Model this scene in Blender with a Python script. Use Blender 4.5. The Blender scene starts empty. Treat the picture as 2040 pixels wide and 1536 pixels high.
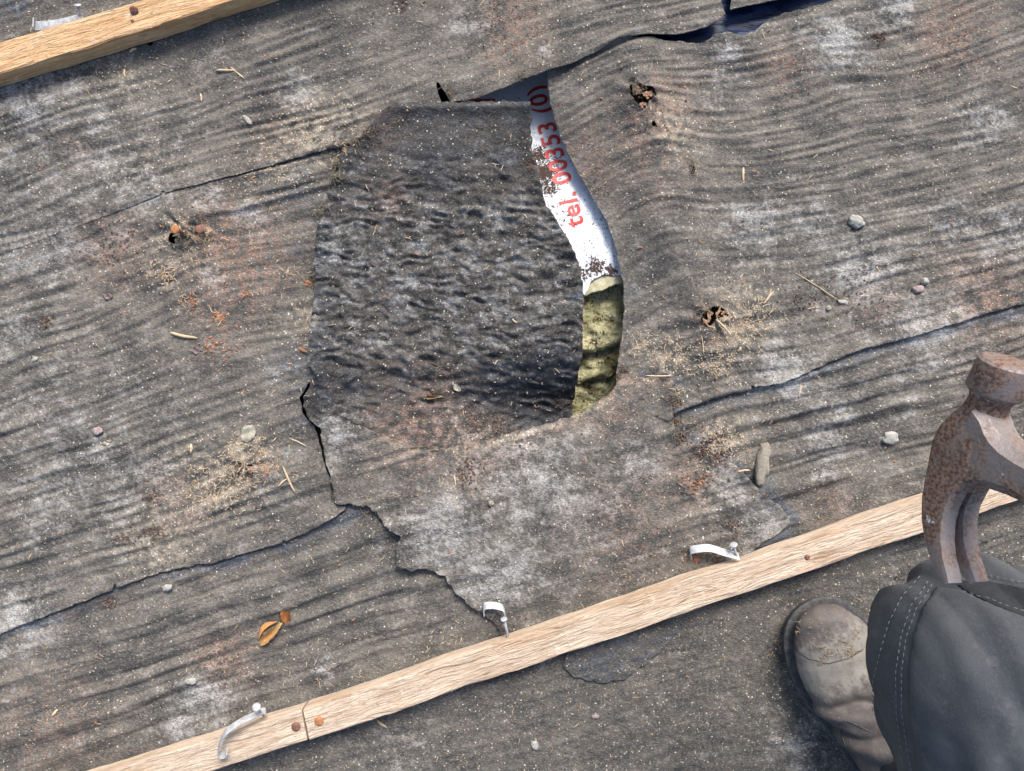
import bpy, bmesh, math, random
import numpy as np
from mathutils import Vector, Matrix
from mathutils.bvhtree import BVHTree

# ------------------------------------------------------------------ camera, sky, sun, exposure
H = 1.016                 # camera height above the felt
F = 1473.2                # focal length in photo pixels
S = 1450.0                # photo pixels per metre on the felt plane
scene = bpy.context.scene
col = scene.collection
cam_d = bpy.data.cameras.new('camera')
cam_d.sensor_width = 36.0
cam_d.lens = 36.0 * F / 2040.0
cam_d.clip_start = 0.02
cam_d.clip_end = 1000.0
cam = bpy.data.objects.new('camera', cam_d)
cam.location = (0, 0, H)
col.objects.link(cam)
scene.camera = cam

SUN_EL, SUN_AZ = math.radians(46), math.radians(15)     # azimuth measured from +Y towards +X
world = bpy.data.worlds.new('World')
scene.world = world
world.use_nodes = True
wn = world.node_tree.nodes
wl = world.node_tree.links
for n in list(wn): wn.remove(n)
sky = wn.new('ShaderNodeTexSky'); sky.sky_type = 'NISHITA'; sky.sun_disc = False
sky.sun_elevation = SUN_EL; sky.sun_rotation = SUN_AZ
sky.dust_density = 3.0; sky.air_density = 1.0; sky.ozone_density = 0.8
bg = wn.new('ShaderNodeBackground'); bg.inputs['Strength'].default_value = 0.14
wo = wn.new('ShaderNodeOutputWorld')
wl.new(sky.outputs[0], bg.inputs[0]); wl.new(bg.outputs[0], wo.inputs[0])
sd = bpy.data.lights.new('sun', 'SUN'); sd.energy = 2.8; sd.angle = math.radians(24); sd.color = (1.0, 0.965, 0.92)
sun = bpy.data.objects.new('sun', sd)
sdir = Vector((math.sin(SUN_AZ) * math.cos(SUN_EL), math.cos(SUN_AZ) * math.cos(SUN_EL), math.sin(SUN_EL)))
sun.rotation_euler = (-sdir).to_track_quat('-Z', 'Y').to_euler()
sun.location = sdir * 5
col.objects.link(sun)
vs = scene.view_settings
vs.view_transform = 'Standard'; vs.look = 'None'; vs.gamma = 1.0; vs.exposure = 0.92
vs.use_curve_mapping = False

random.seed(7)
rng = np.random.default_rng(7)

# ------------------------------------------------------------------ helpers
def UV(u, v, z=0.0):                     # point on the felt plane (photo pixels at z = 0)
    return Vector(((u - 1020) / S, (768 - v) / S, z))
def W(px, py, z):                        # photo pixel at a known height
    return Vector(((px - 1020) / F * (H - z), (768 - py) / F * (H - z), z))
def uvof(p): return (p.x * S + 1020, 768 - p.y * S)

_perm = np.random.default_rng(3).permutation(256)
_perm = np.concatenate([_perm, _perm])
_ga = np.random.default_rng(5).random(256) * 2 * np.pi
_gx, _gy = np.cos(_ga), np.sin(_ga)
def perlin(x, y, seed=0):
    x = np.asarray(x, float); y = np.asarray(y, float)
    xi = np.floor(x).astype(int); yi = np.floor(y).astype(int)
    xf = x - xi; yf = y - yi
    xi = (xi + seed * 37) & 255; yi = (yi + seed * 17) & 255
    def g(ix, iy, fx, fy):
        k = _perm[(_perm[ix & 255] + iy) & 255]
        return _gx[k] * fx + _gy[k] * fy
    su = xf * xf * xf * (xf * (xf * 6 - 15) + 10); sv = yf * yf * yf * (yf * (yf * 6 - 15) + 10)
    a = g(xi, yi, xf, yf); b = g(xi + 1, yi, xf - 1, yf)
    c = g(xi, yi + 1, xf, yf - 1); d = g(xi + 1, yi + 1, xf - 1, yf - 1)
    return ((a + (b - a) * su) * (1 - sv) + (c + (d - c) * su) * sv) * 1.6
def fbm(x, y, seed=0, o=3):
    r = 0; a = 1.0
    for i in range(o):
        r = r + a * perlin(x * 2 ** i, y * 2 ** i, seed + i * 5); a *= 0.5
    return r
def sstep(a, b, x):
    t = np.clip((np.asarray(x, float) - a) / (b - a), 0, 1)
    return t * t * (3 - 2 * t)
def idw(pts, u, v, p=3.0):
    num = 0; den = 0
    for (a, b, c) in pts:
        w = 1.0 / (((u - a) ** 2 + (v - b) ** 2 + 900.0) ** (p / 2))
        num = num + w * c; den = den + w
    return num / den
def segdist(u, v, a, b):
    ax, ay = a; bx, by = b
    dx, dy = bx - ax, by - ay
    t = np.clip(((u - ax) * dx + (v - ay) * dy) / (dx * dx + dy * dy + 1e-9), 0, 1)
    return np.hypot(u - ax - t * dx, v - ay - t * dy)
def polydist(u, v, pl):
    r = np.full(np.shape(u), 1e9)
    for i in range(len(pl) - 1): r = np.minimum(r, segdist(u, v, pl[i], pl[i + 1]))
    return r
def blobs(L, u, v):
    r = np.zeros(np.shape(u))
    for (a, b, rad, s) in L:
        if u.ndim == 2 and u.size > 20000:
            j0 = np.searchsorted(v[:, 0], b - 2.6 * rad); j1 = np.searchsorted(v[:, 0], b + 2.6 * rad)
            if j1 <= j0: continue
            i0 = np.searchsorted(u[0], a - 2.6 * rad); i1 = np.searchsorted(u[0], a + 2.6 * rad)
            if i1 <= i0: continue
            uu = u[j0:j1, i0:i1]; vv_ = v[j0:j1, i0:i1]
            r[j0:j1, i0:i1] = np.maximum(r[j0:j1, i0:i1], s * np.exp(-((uu - a) ** 2 + (vv_ - b) ** 2) / (rad * rad)))
        else: r = np.maximum(r, s * np.exp(-((u - a) ** 2 + (v - b) ** 2) / (rad * rad)))
    return r
def inside(poly, u, v):
    r = np.zeros(np.shape(u), bool)
    n = len(poly)
    for i in range(n):
        x1, y1 = poly[i]; x2, y2 = poly[(i + 1) % n]
        if y1 == y2: continue
        c = (y1 > v) != (y2 > v)
        r ^= c & (u < (x2 - x1) * (v - y1) / (y2 - y1) + x1)
    return r
def inside_grid(poly, us, vv):
    r = np.zeros((len(vv), len(us)), bool); n = len(poly)
    for i in range(n):
        x1, y1 = poly[i]; x2, y2 = poly[(i + 1) % n]
        if y1 == y2: continue
        a, b = (y1, y2) if y1 < y2 else (y2, y1)
        i0, i1 = np.searchsorted(vv, a), np.searchsorted(vv, b)
        if i0 == i1: continue
        xc = (x2 - x1) * (vv[i0:i1] - y1) / (y2 - y1) + x1
        r[i0:i1] ^= us[None, :] < xc[:, None]
    return r
def ragged(poly, amp=2.0, step=7.0, seed=1):
    out = []
    n = len(poly)
    for i in range(n):
        a = np.array(poly[i], float); b = np.array(poly[(i + 1) % n], float)
        L = np.linalg.norm(b - a); k = max(1, int(L / step))
        if a.min() < -300 or b.min() < -300 or max(a[0], b[0]) > 2340 or max(a[1], b[1]) > 1836: k = max(1, int(L / 60))
        nn = np.array([-(b - a)[1], (b - a)[0]]) / (L + 1e-9)
        p = a[None] + (b - a)[None] * (np.arange(k) / k)[:, None]
        w = amp * (1.1 * perlin(p[:, 0] / 23, p[:, 1] / 23, seed) + 0.8 * perlin(p[:, 0] / 8, p[:, 1] / 8, seed + 3))
        out += [tuple(q) for q in p + nn[None] * w[:, None]]
    return out

def mesh_obj(name, verts, faces, mat, parent=None, smooth=True):
    me = bpy.data.meshes.new(name)
    me.from_pydata([tuple(v) for v in verts], [], [tuple(f) for f in faces])
    if smooth:
        me.polygons.foreach_set('use_smooth', np.ones(len(me.polygons), bool))
    me.update()
    o = bpy.data.objects.new(name, me)
    if mat: me.materials.append(mat)
    col.objects.link(o)
    if parent: o.parent = parent
    return o
def bm_obj(name, bm, mat, parent=None, smooth=True):
    me = bpy.data.meshes.new(name)
    bm.normal_update(); bm.to_mesh(me); bm.free()
    if smooth: me.polygons.foreach_set('use_smooth', np.ones(len(me.polygons), bool))
    o = bpy.data.objects.new(name, me)
    if mat: me.materials.append(mat)
    col.objects.link(o)
    if parent: o.parent = parent
    return o
def empty(name, loc=(0, 0, 0)):
    o = bpy.data.objects.new(name, None); o.location = loc; o.empty_display_size = 0.03
    col.objects.link(o); return o
def tag(o, label, cat, group=None):
    o['label'] = label; o['category'] = cat
    if group: o['group'] = group
    return o
def grid_mesh(name, X, Y, Z, keep, mat, attrs=None, thick=0.0018, parent=None):
    """keep = bool per cell; X, Y, Z 2D arrays (rows, cols). A skirt gives the sheet its thickness."""
    R, C = X.shape
    idx = np.arange(R * C).reshape(R, C)
    q = np.stack([idx[:-1, :-1], idx[1:, :-1], idx[1:, 1:], idx[:-1, 1:]], -1)[keep]
    used = np.unique(q); remap = np.full(R * C, -1); remap[used] = np.arange(len(used))
    q = remap[q]
    V = np.stack([X.ravel(), Y.ravel(), Z.ravel()], -1)[used]
    e = np.concatenate([q[:, [0, 1]], q[:, [1, 2]], q[:, [2, 3]], q[:, [3, 0]]])
    key = np.sort(e, 1); code = key[:, 0].astype(np.int64) * (len(used) + 1) + key[:, 1]
    _, inv, cnt = np.unique(code, return_inverse=True, return_counts=True)
    be = e[cnt[inv] == 1]
    bv = np.unique(be); rm2 = np.full(len(used), -1); rm2[bv] = np.arange(len(bv)) + len(used)
    V2 = V[bv].copy(); V2[:, 2] -= thick
    sk = np.stack([be[:, 1], be[:, 0], rm2[be[:, 0]], rm2[be[:, 1]]], -1)
    VV = np.concatenate([V, V2]); Q = np.concatenate([q, sk])
    me = bpy.data.meshes.new(name)
    me.vertices.add(len(VV)); me.vertices.foreach_set('co', VV.ravel().astype(np.float32))
    me.loops.add(Q.size); me.loops.foreach_set('vertex_index', Q.ravel().astype(np.int32))
    me.polygons.add(len(Q)); me.polygons.foreach_set('loop_start', np.arange(0, Q.size, 4, dtype=np.int32))
    me.polygons.foreach_set('use_smooth', np.concatenate([np.ones(len(q), bool), np.zeros(len(sk), bool)]))
    me.update(calc_edges=True); me.validate()
    for k, a in (attrs or {}).items():
        av = a.ravel()[used]; av = np.concatenate([av, av[bv]])
        at = me.attributes.new(k, 'FLOAT', 'POINT')
        if len(me.vertices) == len(av): at.data.foreach_set('value', av.astype(np.float32))
    o = bpy.data.objects.new(name, me); me.materials.append(mat); col.objects.link(o)
    if parent: o.parent = parent
    return o
def axis_grid(lo, hi, flo, fhi, fine, coarse):
    a = []
    if lo < flo: a += list(np.arange(lo, flo, coarse))
    a += list(np.arange(max(lo, flo), min(hi, fhi), fine))
    if hi > fhi: a += list(np.arange(max(fhi, lo), hi, coarse))
    a.append(hi)
    return np.array(a)
def sheet(name, poly, zfun, mat, attrfun, step=2.4, holes=(), thick=0.0018, coarse=22.0, rag=2.0, seed=1):
    pl = ragged(poly, rag, 6.0, seed) if rag else list(poly)
    hs = [ragged(h, 1.2, 4.0, seed + 9) for h in holes]
    P = np.array(pl)
    us = axis_grid(P[:, 0].min() - 4, P[:, 0].max() + 4, -60, 2100, step, coarse)
    vv = axis_grid(P[:, 1].min() - 4, P[:, 1].max() + 4, -60, 1596, step, coarse)
    U, V = np.meshgrid(us, vv)
    ins = inside_grid(pl, us, vv)
    for h in hs: ins &= ~inside_grid(h, us, vv)
    # cells with at least one inside corner; outside corners slide on to the outline
    anyin = ins[:-1, :-1] | ins[1:, :-1] | ins[1:, 1:] | ins[:-1, 1:]
    need = np.zeros_like(ins)
    for a, b in ((0, 0), (1, 0), (1, 1), (0, 1)):
        need[a:a + anyin.shape[0], b:b + anyin.shape[1]] |= anyin
    mv = need & ~ins
    mu, mvv = U[mv], V[mv]
    best = np.full(mu.shape, 1e9); bu = mu.copy(); bv = mvv.copy()
    for ring in [pl] + hs:
        n = len(ring)
        for i in range(n):
            (ax, ay), (bx, by) = ring[i], ring[(i + 1) % n]
            lo_u, hi_u = min(ax, bx) - 40, max(ax, bx) + 40
            lo_v, hi_v = min(ay, by) - 40, max(ay, by) + 40
            m = (mu >= lo_u) & (mu <= hi_u) & (mvv >= lo_v) & (mvv <= hi_v)
            if not m.any(): continue
            dx, dy = bx - ax, by - ay
            t = np.clip(((mu[m] - ax) * dx + (mvv[m] - ay) * dy) / (dx * dx + dy * dy + 1e-9), 0, 1)
            qu = ax + t * dx; qv = ay + t * dy
            d = np.hypot(mu[m] - qu, mvv[m] - qv)
            ii = np.where(m)[0]; k = d < best[ii]
            best[ii[k]] = d[k]; bu[ii[k]] = qu[k]; bv[ii[k]] = qv[k]
    U[mv] = bu; V[mv] = bv
    Z = zfun(U, V)
    return grid_mesh(name, (U - 1020) / S, (768 - V) / S, Z, anyin, mat, attrfun(U, V), thick)

def loft(bm, rings, cap=True):
    prev = None; first = None
    for r in rings:
        vs_ = [bm.verts.new(p) for p in r]
        if prev:
            n = len(vs_)
            for i in range(n): bm.faces.new((prev[i], prev[(i + 1) % n], vs_[(i + 1) % n], vs_[i]))
        else: first = vs_
        prev = vs_
    if cap:
        bm.faces.new(list(reversed(first))); bm.faces.new(prev)
def tube(bm, pts, radii, n=8):
    pts = [Vector(p) for p in pts]; rings = []
    up = Vector((0.13, 0.31, 0.94))
    for i, p in enumerate(pts):
        t = (pts[min(i + 1, len(pts) - 1)] - pts[max(i - 1, 0)]).normalized()
        a = t.cross(up); a = a.normalized() if a.length > 1e-4 else Vector((1, 0, 0)); b = t.cross(a)
        r = radii[i] if hasattr(radii, '__len__') else radii
        rings.append([p + (a * math.cos(2 * math.pi * k / n) + b * math.sin(2 * math.pi * k / n)) * r for k in range(n)])
    loft(bm, rings)

# ------------------------------------------------------------------ materials
class NT:
    def __init__(s, name):
        s.m = bpy.data.materials.new(name); s.m.use_nodes = True
        s.t = s.m.node_tree; s.b = s.t.nodes['Principled BSDF']
        s.b.inputs['Specular IOR Level'].default_value = 0.3
    def n(s, t, **kw):
        o = s.t.nodes.new(t)
        for k, v in kw.items(): setattr(o, k, v)
        return o
    def set(s, sock, val):
        if hasattr(val, 'is_output') or isinstance(val, bpy.types.NodeSocket): s.t.links.new(val, sock)
        elif isinstance(val, (tuple, list)) and len(val) == 3 and sock.type == 'RGBA': sock.default_value = (*val, 1)
        else: sock.default_value = val
    def co(s, scale=(1, 1, 1), rot=(0, 0, 0)):
        tc = s.n('ShaderNodeTexCoord'); mp = s.n('ShaderNodeMapping')
        mp.inputs['Scale'].default_value = scale; mp.inputs['Rotation'].default_value = rot
        s.t.links.new(tc.outputs['Object'], mp.inputs[0]); return mp.outputs[0]
    def noise(s, scale, detail=3, rough=0.6, co=None, dist=0.0):
        o = s.n('ShaderNodeTexNoise'); s.set(o.inputs['Scale'], scale); o.inputs['Detail'].default_value = detail
        o.inputs['Roughness'].default_value = rough; o.inputs['Distortion'].default_value = dist
        s.t.links.new(co if co is not None else s.co(), o.inputs['Vector']); return o.outputs['Fac']
    def voro(s, scale, co=None, feature='F1', out='Distance'):
        o = s.n('ShaderNodeTexVoronoi', feature=feature); o.inputs['Scale'].default_value = scale
        s.t.links.new(co if co is not None else s.co(), o.inputs['Vector']); return o.outputs[out]
    def rng(s, x, a, b, c=0.0, d=1.0, smooth=True):
        o = s.n('ShaderNodeMapRange'); o.interpolation_type = 'SMOOTHSTEP' if smooth else 'LINEAR'
        s.set(o.inputs[0], x)
        for i, v in enumerate((a, b, c, d)): s.set(o.inputs[i + 1], v)
        return o.outputs[0]
    def math(s, op, a, b=0.0):
        o = s.n('ShaderNodeMath', operation=op); s.set(o.inputs[0], a); s.set(o.inputs[1], b); return o.outputs[0]
    def mix(s, f, a, b):
        o = s.n('ShaderNodeMix', data_type='RGBA'); s.set(o.inputs[0], f); s.set(o.inputs[6], a); s.set(o.inputs[7], b); return o.outputs[2]
    def attr(s, name):
        o = s.n('ShaderNodeAttribute', attribute_name=name); return o.outputs['Fac']
    def bump(s, h, strength, dist, normal=None):
        o = s.n('ShaderNodeBump'); o.inputs['Strength'].default_value = strength; o.inputs['Distance'].default_value = dist
        s.set(o.inputs['Height'], h)
        if normal is not None: s.set(o.inputs['Normal'], normal)
        return o.outputs[0]
    def done(s, color, rough=0.85, normal=None, metal=None):
        s.set(s.b.inputs['Base Color'], color); s.set(s.b.inputs['Roughness'], rough)
        if normal is not None: s.set(s.b.inputs['Normal'], normal)
        if metal is not None: s.set(s.b.inputs['Metallic'], metal)
        return s.m

def felt_material(name, lo, hi, grain_amt=1.0, bit=((0.020, 0.026, 0.036), (0.080, 0.088, 0.104))):
    t = NT(name)
    base = t.co()
    c = t.mix(t.attr('mott'), lo, hi)
    fine = t.noise(430, 2, 0.7, t.co((0.8, 1.5, 1), (0, 0, 0.3)))
    c = t.mix(t.rng(fine, 0.50, 0.72, 0, 0.60 * grain_amt), c, (0.25, 0.232, 0.198))
    c = t.mix(t.rng(fine, 0.46, 0.32, 0, 0.62), c, (0.016, 0.016, 0.017))
    c = t.mix(t.attr('brown'), c, t.mix(t.rng(fine, 0.35, 0.65), (0.072, 0.045, 0.033), (0.25, 0.162, 0.120)))
    bi = t.attr('bitu_shade')
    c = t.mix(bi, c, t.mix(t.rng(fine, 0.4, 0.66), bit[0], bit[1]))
    # lime bloom / lichen, broken up by the fibres
    wh = t.math('MULTIPLY', t.attr('white'), t.rng(fine, 0.36, 0.58, 0.25, 1.0))
    c = t.mix(wh, c, (0.47, 0.475, 0.465))
    # sand and sawdust grains
    vo_ = t.n('ShaderNodeTexVoronoi'); vo_.inputs['Scale'].default_value = 400; t.t.links.new(base, vo_.inputs['Vector'])
    sep = t.n('ShaderNodeSeparateColor'); t.t.links.new(vo_.outputs['Color'], sep.inputs[0])
    sa = t.attr('sand')
    cov = t.math('ADD', 0.035, t.math('MULTIPLY', sa, 0.55))
    gr = t.math('MULTIPLY', t.math('LESS_THAN', sep.outputs[0], cov), t.rng(vo_.outputs['Distance'], 0.5, 0.28))
    gr = t.math('MULTIPLY', gr, t.rng(sep.outputs[2], 0, 1, 0.25, 1.0))
    c = t.mix(t.math('MULTIPLY', sa, 0.55), c, (0.34, 0.29, 0.215))
    c = t.mix(gr, c, t.mix(sep.outputs[1], (0.40, 0.33, 0.235), (0.60, 0.56, 0.48)))
    nb = t.bump(fine, 0.7, 0.0013)
    return t.done(c, t.rng(bi, 0, 1, 0.9, 0.5), nb)

M = {}
M['felt'] = felt_material('weathered_felt', (0.042, 0.041, 0.039), (0.132, 0.118, 0.099))
M['felt_dark'] = felt_material('dark_felt', (0.019, 0.019, 0.019), (0.062, 0.057, 0.051), 0.7, ((0.009, 0.010, 0.013), (0.040, 0.043, 0.050)))
M['felt_shade'] = felt_material('fine_felt', (0.034, 0.034, 0.032), (0.082, 0.080, 0.068), 0.8)

def wood_material(name, a, b, dark, k=1.0):
    t = NT(name)
    wv = t.noise(1.0, 2, 0.5, t.co((14, 40, 40)))
    tc = t.co((9, 170, 170))
    ad = t.n('ShaderNodeVectorMath', operation='ADD'); t.t.links.new(tc, ad.inputs[0])
    sc_ = t.n('ShaderNodeCombineXYZ'); t.set(sc_.inputs[1], t.math('MULTIPLY', wv, 3.2)); t.set(sc_.inputs[2], t.math('MULTIPLY', wv, 2.0)); t.t.links.new(sc_.outputs[0], ad.inputs[1])
    g = t.noise(1.0, 5, 0.72, ad.outputs[0], 0.5)
    g2 = t.noise(1.0, 3, 0.65, t.co((45, 520, 520)))
    big = t.noise(1.0, 3, 0.6, t.co((7, 30, 30)))
    c = t.mix(t.rng(g, 0.36, 0.62), a, b)
    c = t.mix(t.rng(big, 0.48, 0.72, 0, 0.65), c, dark)
    c = t.mix(t.rng(g, 0.40, 0.30, 0, 0.75 * k), c, (0.20, 0.115, 0.06))
    c = t.mix(t.rng(g2, 0.56, 0.74, 0, 0.55 * k), c, (0.22, 0.135, 0.075))
    kn = t.voro(1.0, t.co((5.5, 26, 26)))
    c = t.mix(t.rng(kn, 0.20, 0.03, 0, 0.75), c, (0.22, 0.105, 0.05))
    c = t.mix(t.rng(t.noise(24, 3, 0.7), 0.60, 0.70, 0, 0.6), c, (0.66, 0.55, 0.42))
    c = t.mix(t.rng(t.noise(120, 3, 0.7), 0.62, 0.72, 0, 0.5), c, (0.25, 0.19, 0.14))
    h = t.math('ADD', t.math('MULTIPLY', g2, 0.8), t.math('MULTIPLY', g, 1.4))
    return t.done(c, 0.8, t.bump(h, 1.0, 0.0045))
M['batten'] = wood_material('sawn_batten', (0.48, 0.35, 0.245), (0.63, 0.505, 0.385), (0.44, 0.29, 0.175))
M['batten_old'] = wood_material('orange_batten', (0.50, 0.285, 0.13), (0.64, 0.43, 0.245), (0.37, 0.175, 0.065), 1.4)
M['rafter'] = wood_material('old_rafter', (0.16, 0.10, 0.065), (0.24, 0.16, 0.105), (0.10, 0.06, 0.04))
def plain(name, a, b, scale=60, rough=0.8, metal=0.0, bs=0.4, bd=0.001, stretch=(1, 1, 1)):
    t = NT(name)
    n = t.noise(scale, 5, 0.65, t.co(stretch)); n2 = t.noise(scale * 4, 3, 0.6, t.co(stretch))
    c = t.mix(t.rng(t.math('ADD', t.math('MULTIPLY', n, .65), t.math('MULTIPLY', n2, .35)), 0.36, 0.64), a, b)
    return t.done(c, rough, t.bump(t.math('ADD', n, n2), bs, bd), metal)
M['rust'] = plain('rusty_nail', (0.20, 0.075, 0.03), (0.46, 0.21, 0.085), 300, 0.75, 0.1)
M['rust_dark'] = plain('dark_rusty_nail', (0.10, 0.045, 0.032), (0.25, 0.12, 0.085), 300, 0.7, 0.2)
M['zinc'] = plain('galvanised_strap', (0.27, 0.275, 0.28), (0.44, 0.445, 0.45), 120, 0.6, 0.35, 0.3, 0.0004)
M['deck'] = plain('dark_roof_void', (0.02, 0.017, 0.014), (0.05, 0.04, 0.03), 30)
M['splinter'] = plain('wood_splinter', (0.36, 0.25, 0.15), (0.58, 0.46, 0.31), 250, 0.8)
M['needle'] = plain('dry_needles', (0.27, 0.175, 0.10), (0.50, 0.39, 0.25), 90, 0.8)
M['bark'] = plain('bark_crumbs', (0.06, 0.036, 0.028), (0.17, 0.095, 0.065), 150, 0.9)
M['orange_bark'] = plain('orange_bark', (0.20, 0.085, 0.045), (0.38, 0.18, 0.095), 150, 0.9)
M['stone'] = plain('pale_stone', (0.25, 0.24, 0.21), (0.42, 0.405, 0.36), 200, 0.9, 0, 0.7, 0.002)
M['mortar'] = plain('old_mortar', (0.44, 0.38, 0.29), (0.66, 0.59, 0.49), 260, 0.95, 0, 1.0, 0.006)
M['pinkstone'] = plain('pink_grit', (0.22, 0.16, 0.15), (0.34, 0.27, 0.26), 140, 0.9)
M['paleleaf'] = plain('bleached_leaf', (0.42, 0.385, 0.30), (0.62, 0.585, 0.49), 110, 0.7)
M['tanleaf'] = plain('tan_leaf', (0.46, 0.30, 0.15), (0.62, 0.45, 0.26), 160, 0.7, 0, 0.8, 0.002)
M['brownleaf'] = plain('brown_leaf', (0.30, 0.11, 0.03), (0.48, 0.22, 0.07), 110, 0.65)
M['goldleaf'] = plain('golden_leaf', (0.58, 0.33, 0.12), (0.72, 0.50, 0.24), 110, 0.65)
M['redprint'] = plain('red_print', (0.52, 0.035, 0.03), (0.62, 0.07, 0.055), 90, 0.5, 0, 0.1, 0.0003)
M['steel'] = None

# ------------------------------------------------------------------ the felt surface: folds shared by every layer
DIRS = [(0,250,14),(300,250,17),(600,200,16),(700,250,20),(0,450,18),(300,420,18),(550,380,17),(100,700,27),(300,750,28),(450,850,30),
 (550,600,12),(200,950,20),(500,1000,25),(0,1100,14),(300,1150,18),(600,1030,20),(100,1400,17),(500,1250,17),(700,1150,18),(300,1300,17),
 (900,1300,17),(900,80,12),(700,60,12),(1150,50,18),(1350,40,20),(1250,120,10),(1400,130,-4),(1600,100,14),(1900,60,18),(1350,280,-20),
 (1320,350,-12),(1450,250,-12),(1450,380,-8),(1600,280,0),(1750,250,6),(1950,250,14),(1600,450,8),(1850,450,14),(1200,250,45),(1180,400,50),
 (1260,550,55),(1500,560,18),(1700,560,20),(1450,640,15),(1700,650,22),(1950,640,24),(1500,760,14),(1600,850,20),(1900,750,22),(1700,1000,18),
 (1600,950,20),(1300,1450,15),(1000,1450,10),(1500,1350,10),(1700,1150,14),(2000,1000,18),(-300,400,16),(-300,1000,16),(2300,300,16),(2300,900,20),(1000,1800,15),(1000,-300,15)]
def solve_phase():
    st = 60.0
    us = np.arange(-420, 2461, st); vv = np.arange(-420, 1961, st)
    U, V = np.meshgrid(us, vv); R, C = U.shape
    A = np.radians(idw(DIRS, U, V, 3.2))
    gx, gy = np.sin(A), np.cos(A)
    N = R * C; ATA = np.zeros((N, N)); ATb = np.zeros(N)
    idx = np.arange(N).reshape(R, C)
    for (a, b, g) in ((idx[:, :-1].ravel(), idx[:, 1:].ravel(), (0.5 * (gx[:, :-1] + gx[:, 1:]) * st).ravel()),
                      (idx[:-1].ravel(), idx[1:].ravel(), (0.5 * (gy[:-1] + gy[1:]) * st).ravel())):
        np.add.at(ATA, (a, a), 1); np.add.at(ATA, (b, b), 1); np.add.at(ATA, (a, b), -1); np.add.at(ATA, (b, a), -1)
        np.add.at(ATb, b, g); np.add.at(ATb, a, -g)
    ATA[0, 0] += 1
    return us, vv, np.linalg.solve(ATA, ATb).reshape(R, C), st
PU, PV, PHI, PST = solve_phase()
def phase(u, v):
    x = np.clip((u - PU[0]) / PST, 0, len(PU) - 1.001); y = np.clip((v - PV[0]) / PST, 0, len(PV) - 1.001)
    i = x.astype(int); j = y.astype(int); fx = x - i; fy = y - j
    base = (PHI[j, i] * (1 - fx) + PHI[j, i + 1] * fx) * (1 - fy) + (PHI[j + 1, i] * (1 - fx) + PHI[j + 1, i + 1] * fx) * fy
    return base + (v - np.clip(v, PV[0], PV[-1])) * 0.96 + (u - np.clip(u, PU[0], PU[-1])) * 0.27
AMPS = [(850,80,.3),(500,650,.5),(430,600,.45),(1300,1450,.25),(1700,1250,.25),(1000,1480,.35),(1500,1350,.2),(300,100,.35),(150,330,.7),(100,750,1.0),(250,900,.8),
 (1700,350,.75),(1300,50,1.0),(1800,850,1.0),(300,1350,.85),(1200,500,.45),(600,300,1.15),(650,150,.8),(1900,80,.6),(1350,350,.6),(1000,20,.35),(700,1200,.8),
 (1550,980,1.0),(560,800,.7),(1000,-300,.6),(-300,700,1),(2300,700,1),(450,720,.5)]
WAVE = [(100,300,30),(500,300,34),(100,750,40),(300,950,30),(300,1350,66),(700,1200,60),(1800,850,58),(1600,950,60),(1700,300,30),(1950,200,32),(1300,50,34),(1900,550,44),(1400,300,30),(1000,1450,50)]
B_LOW_R = ((610, 1444), (1830, 1032)); B_LOW_L = ((300, 1543), (606, 1444)); B_UP = ((0, 116), (300, 24))
BT, BW = 0.028, 0.040                       # batten thickness and width
def plane_line(pts, z):                     # photo line at height z -> felt-plane units
    return [uvof(W(p[0], p[1], z)) for p in pts]
ZB_LOW, ZB_UP = 0.0055, 0.0085              # undersides of the battens
def extend(a, b, ta, tb):
    a = np.array(a); b = np.array(b); d = (b - a) / np.linalg.norm(b - a)
    return tuple(a - d * ta), tuple(b + d * tb)
LR = plane_line(B_LOW_R, ZB_LOW + BT); LL = plane_line(B_LOW_L, ZB_LOW + BT); LU = plane_line(B_UP, ZB_UP + BT)
LR = (LR[0], extend(LR[0], LR[1], 0, 1900)[1]); LL = (extend(LL[0], LL[1], 1900, 0)[0], LL[1]); LU = extend(LU[0], LU[1], 1900, 3200)
RAF_L = ((375, 470), (505, 930)); RAF_R = ((1278, 190), (1405, 640))
NAILS = [(378, 458, 15, 36), (500, 925, 13, 40), (1275, 200, 12, 34), (1410, 640, 12, 34), (1295, 260, 3, 25), (1372, 340, 3, 30), (305, 88, 2, 25)]
_hole_edge = [(1088,152),(1095,200),(1110,250),(1132,300),(1160,350),(1190,405),(1213,445),(1222,475),(1236,530),(1243,560),(1245,620),(1240,680),(1232,735)]
def coarse(f, st=30.0):
    us = np.arange(-2230, 4240, st); vv = np.arange(-2230, 3640, st)
    U, V = np.meshgrid(us, vv); T = f(U, V)
    def g(u, v):
        x = np.clip((u - us[0]) / st, 0, len(us) - 1.001); y = np.clip((v - vv[0]) / st, 0, len(vv) - 1.001)
        i = x.astype(int); j = y.astype(int); fx = x - i; fy = y - j
        return (T[j, i] * (1 - fx) + T[j, i + 1] * fx) * (1 - fy) + (T[j + 1, i] * (1 - fx) + T[j + 1, i + 1] * fx) * fy
    return g
amp_f = coarse(lambda u, v: idw(AMPS, u, v, 3.0)); wave_f = coarse(lambda u, v: idw(WAVE, u, v, 3.0))
warp_f = coarse(lambda u, v: phase(u, v) + 9 * fbm(u / 260, v / 260, 11, 2)); big_f = coarse(lambda u, v: 0.0055 * fbm(u / 420, v / 330, 61, 2))
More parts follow.
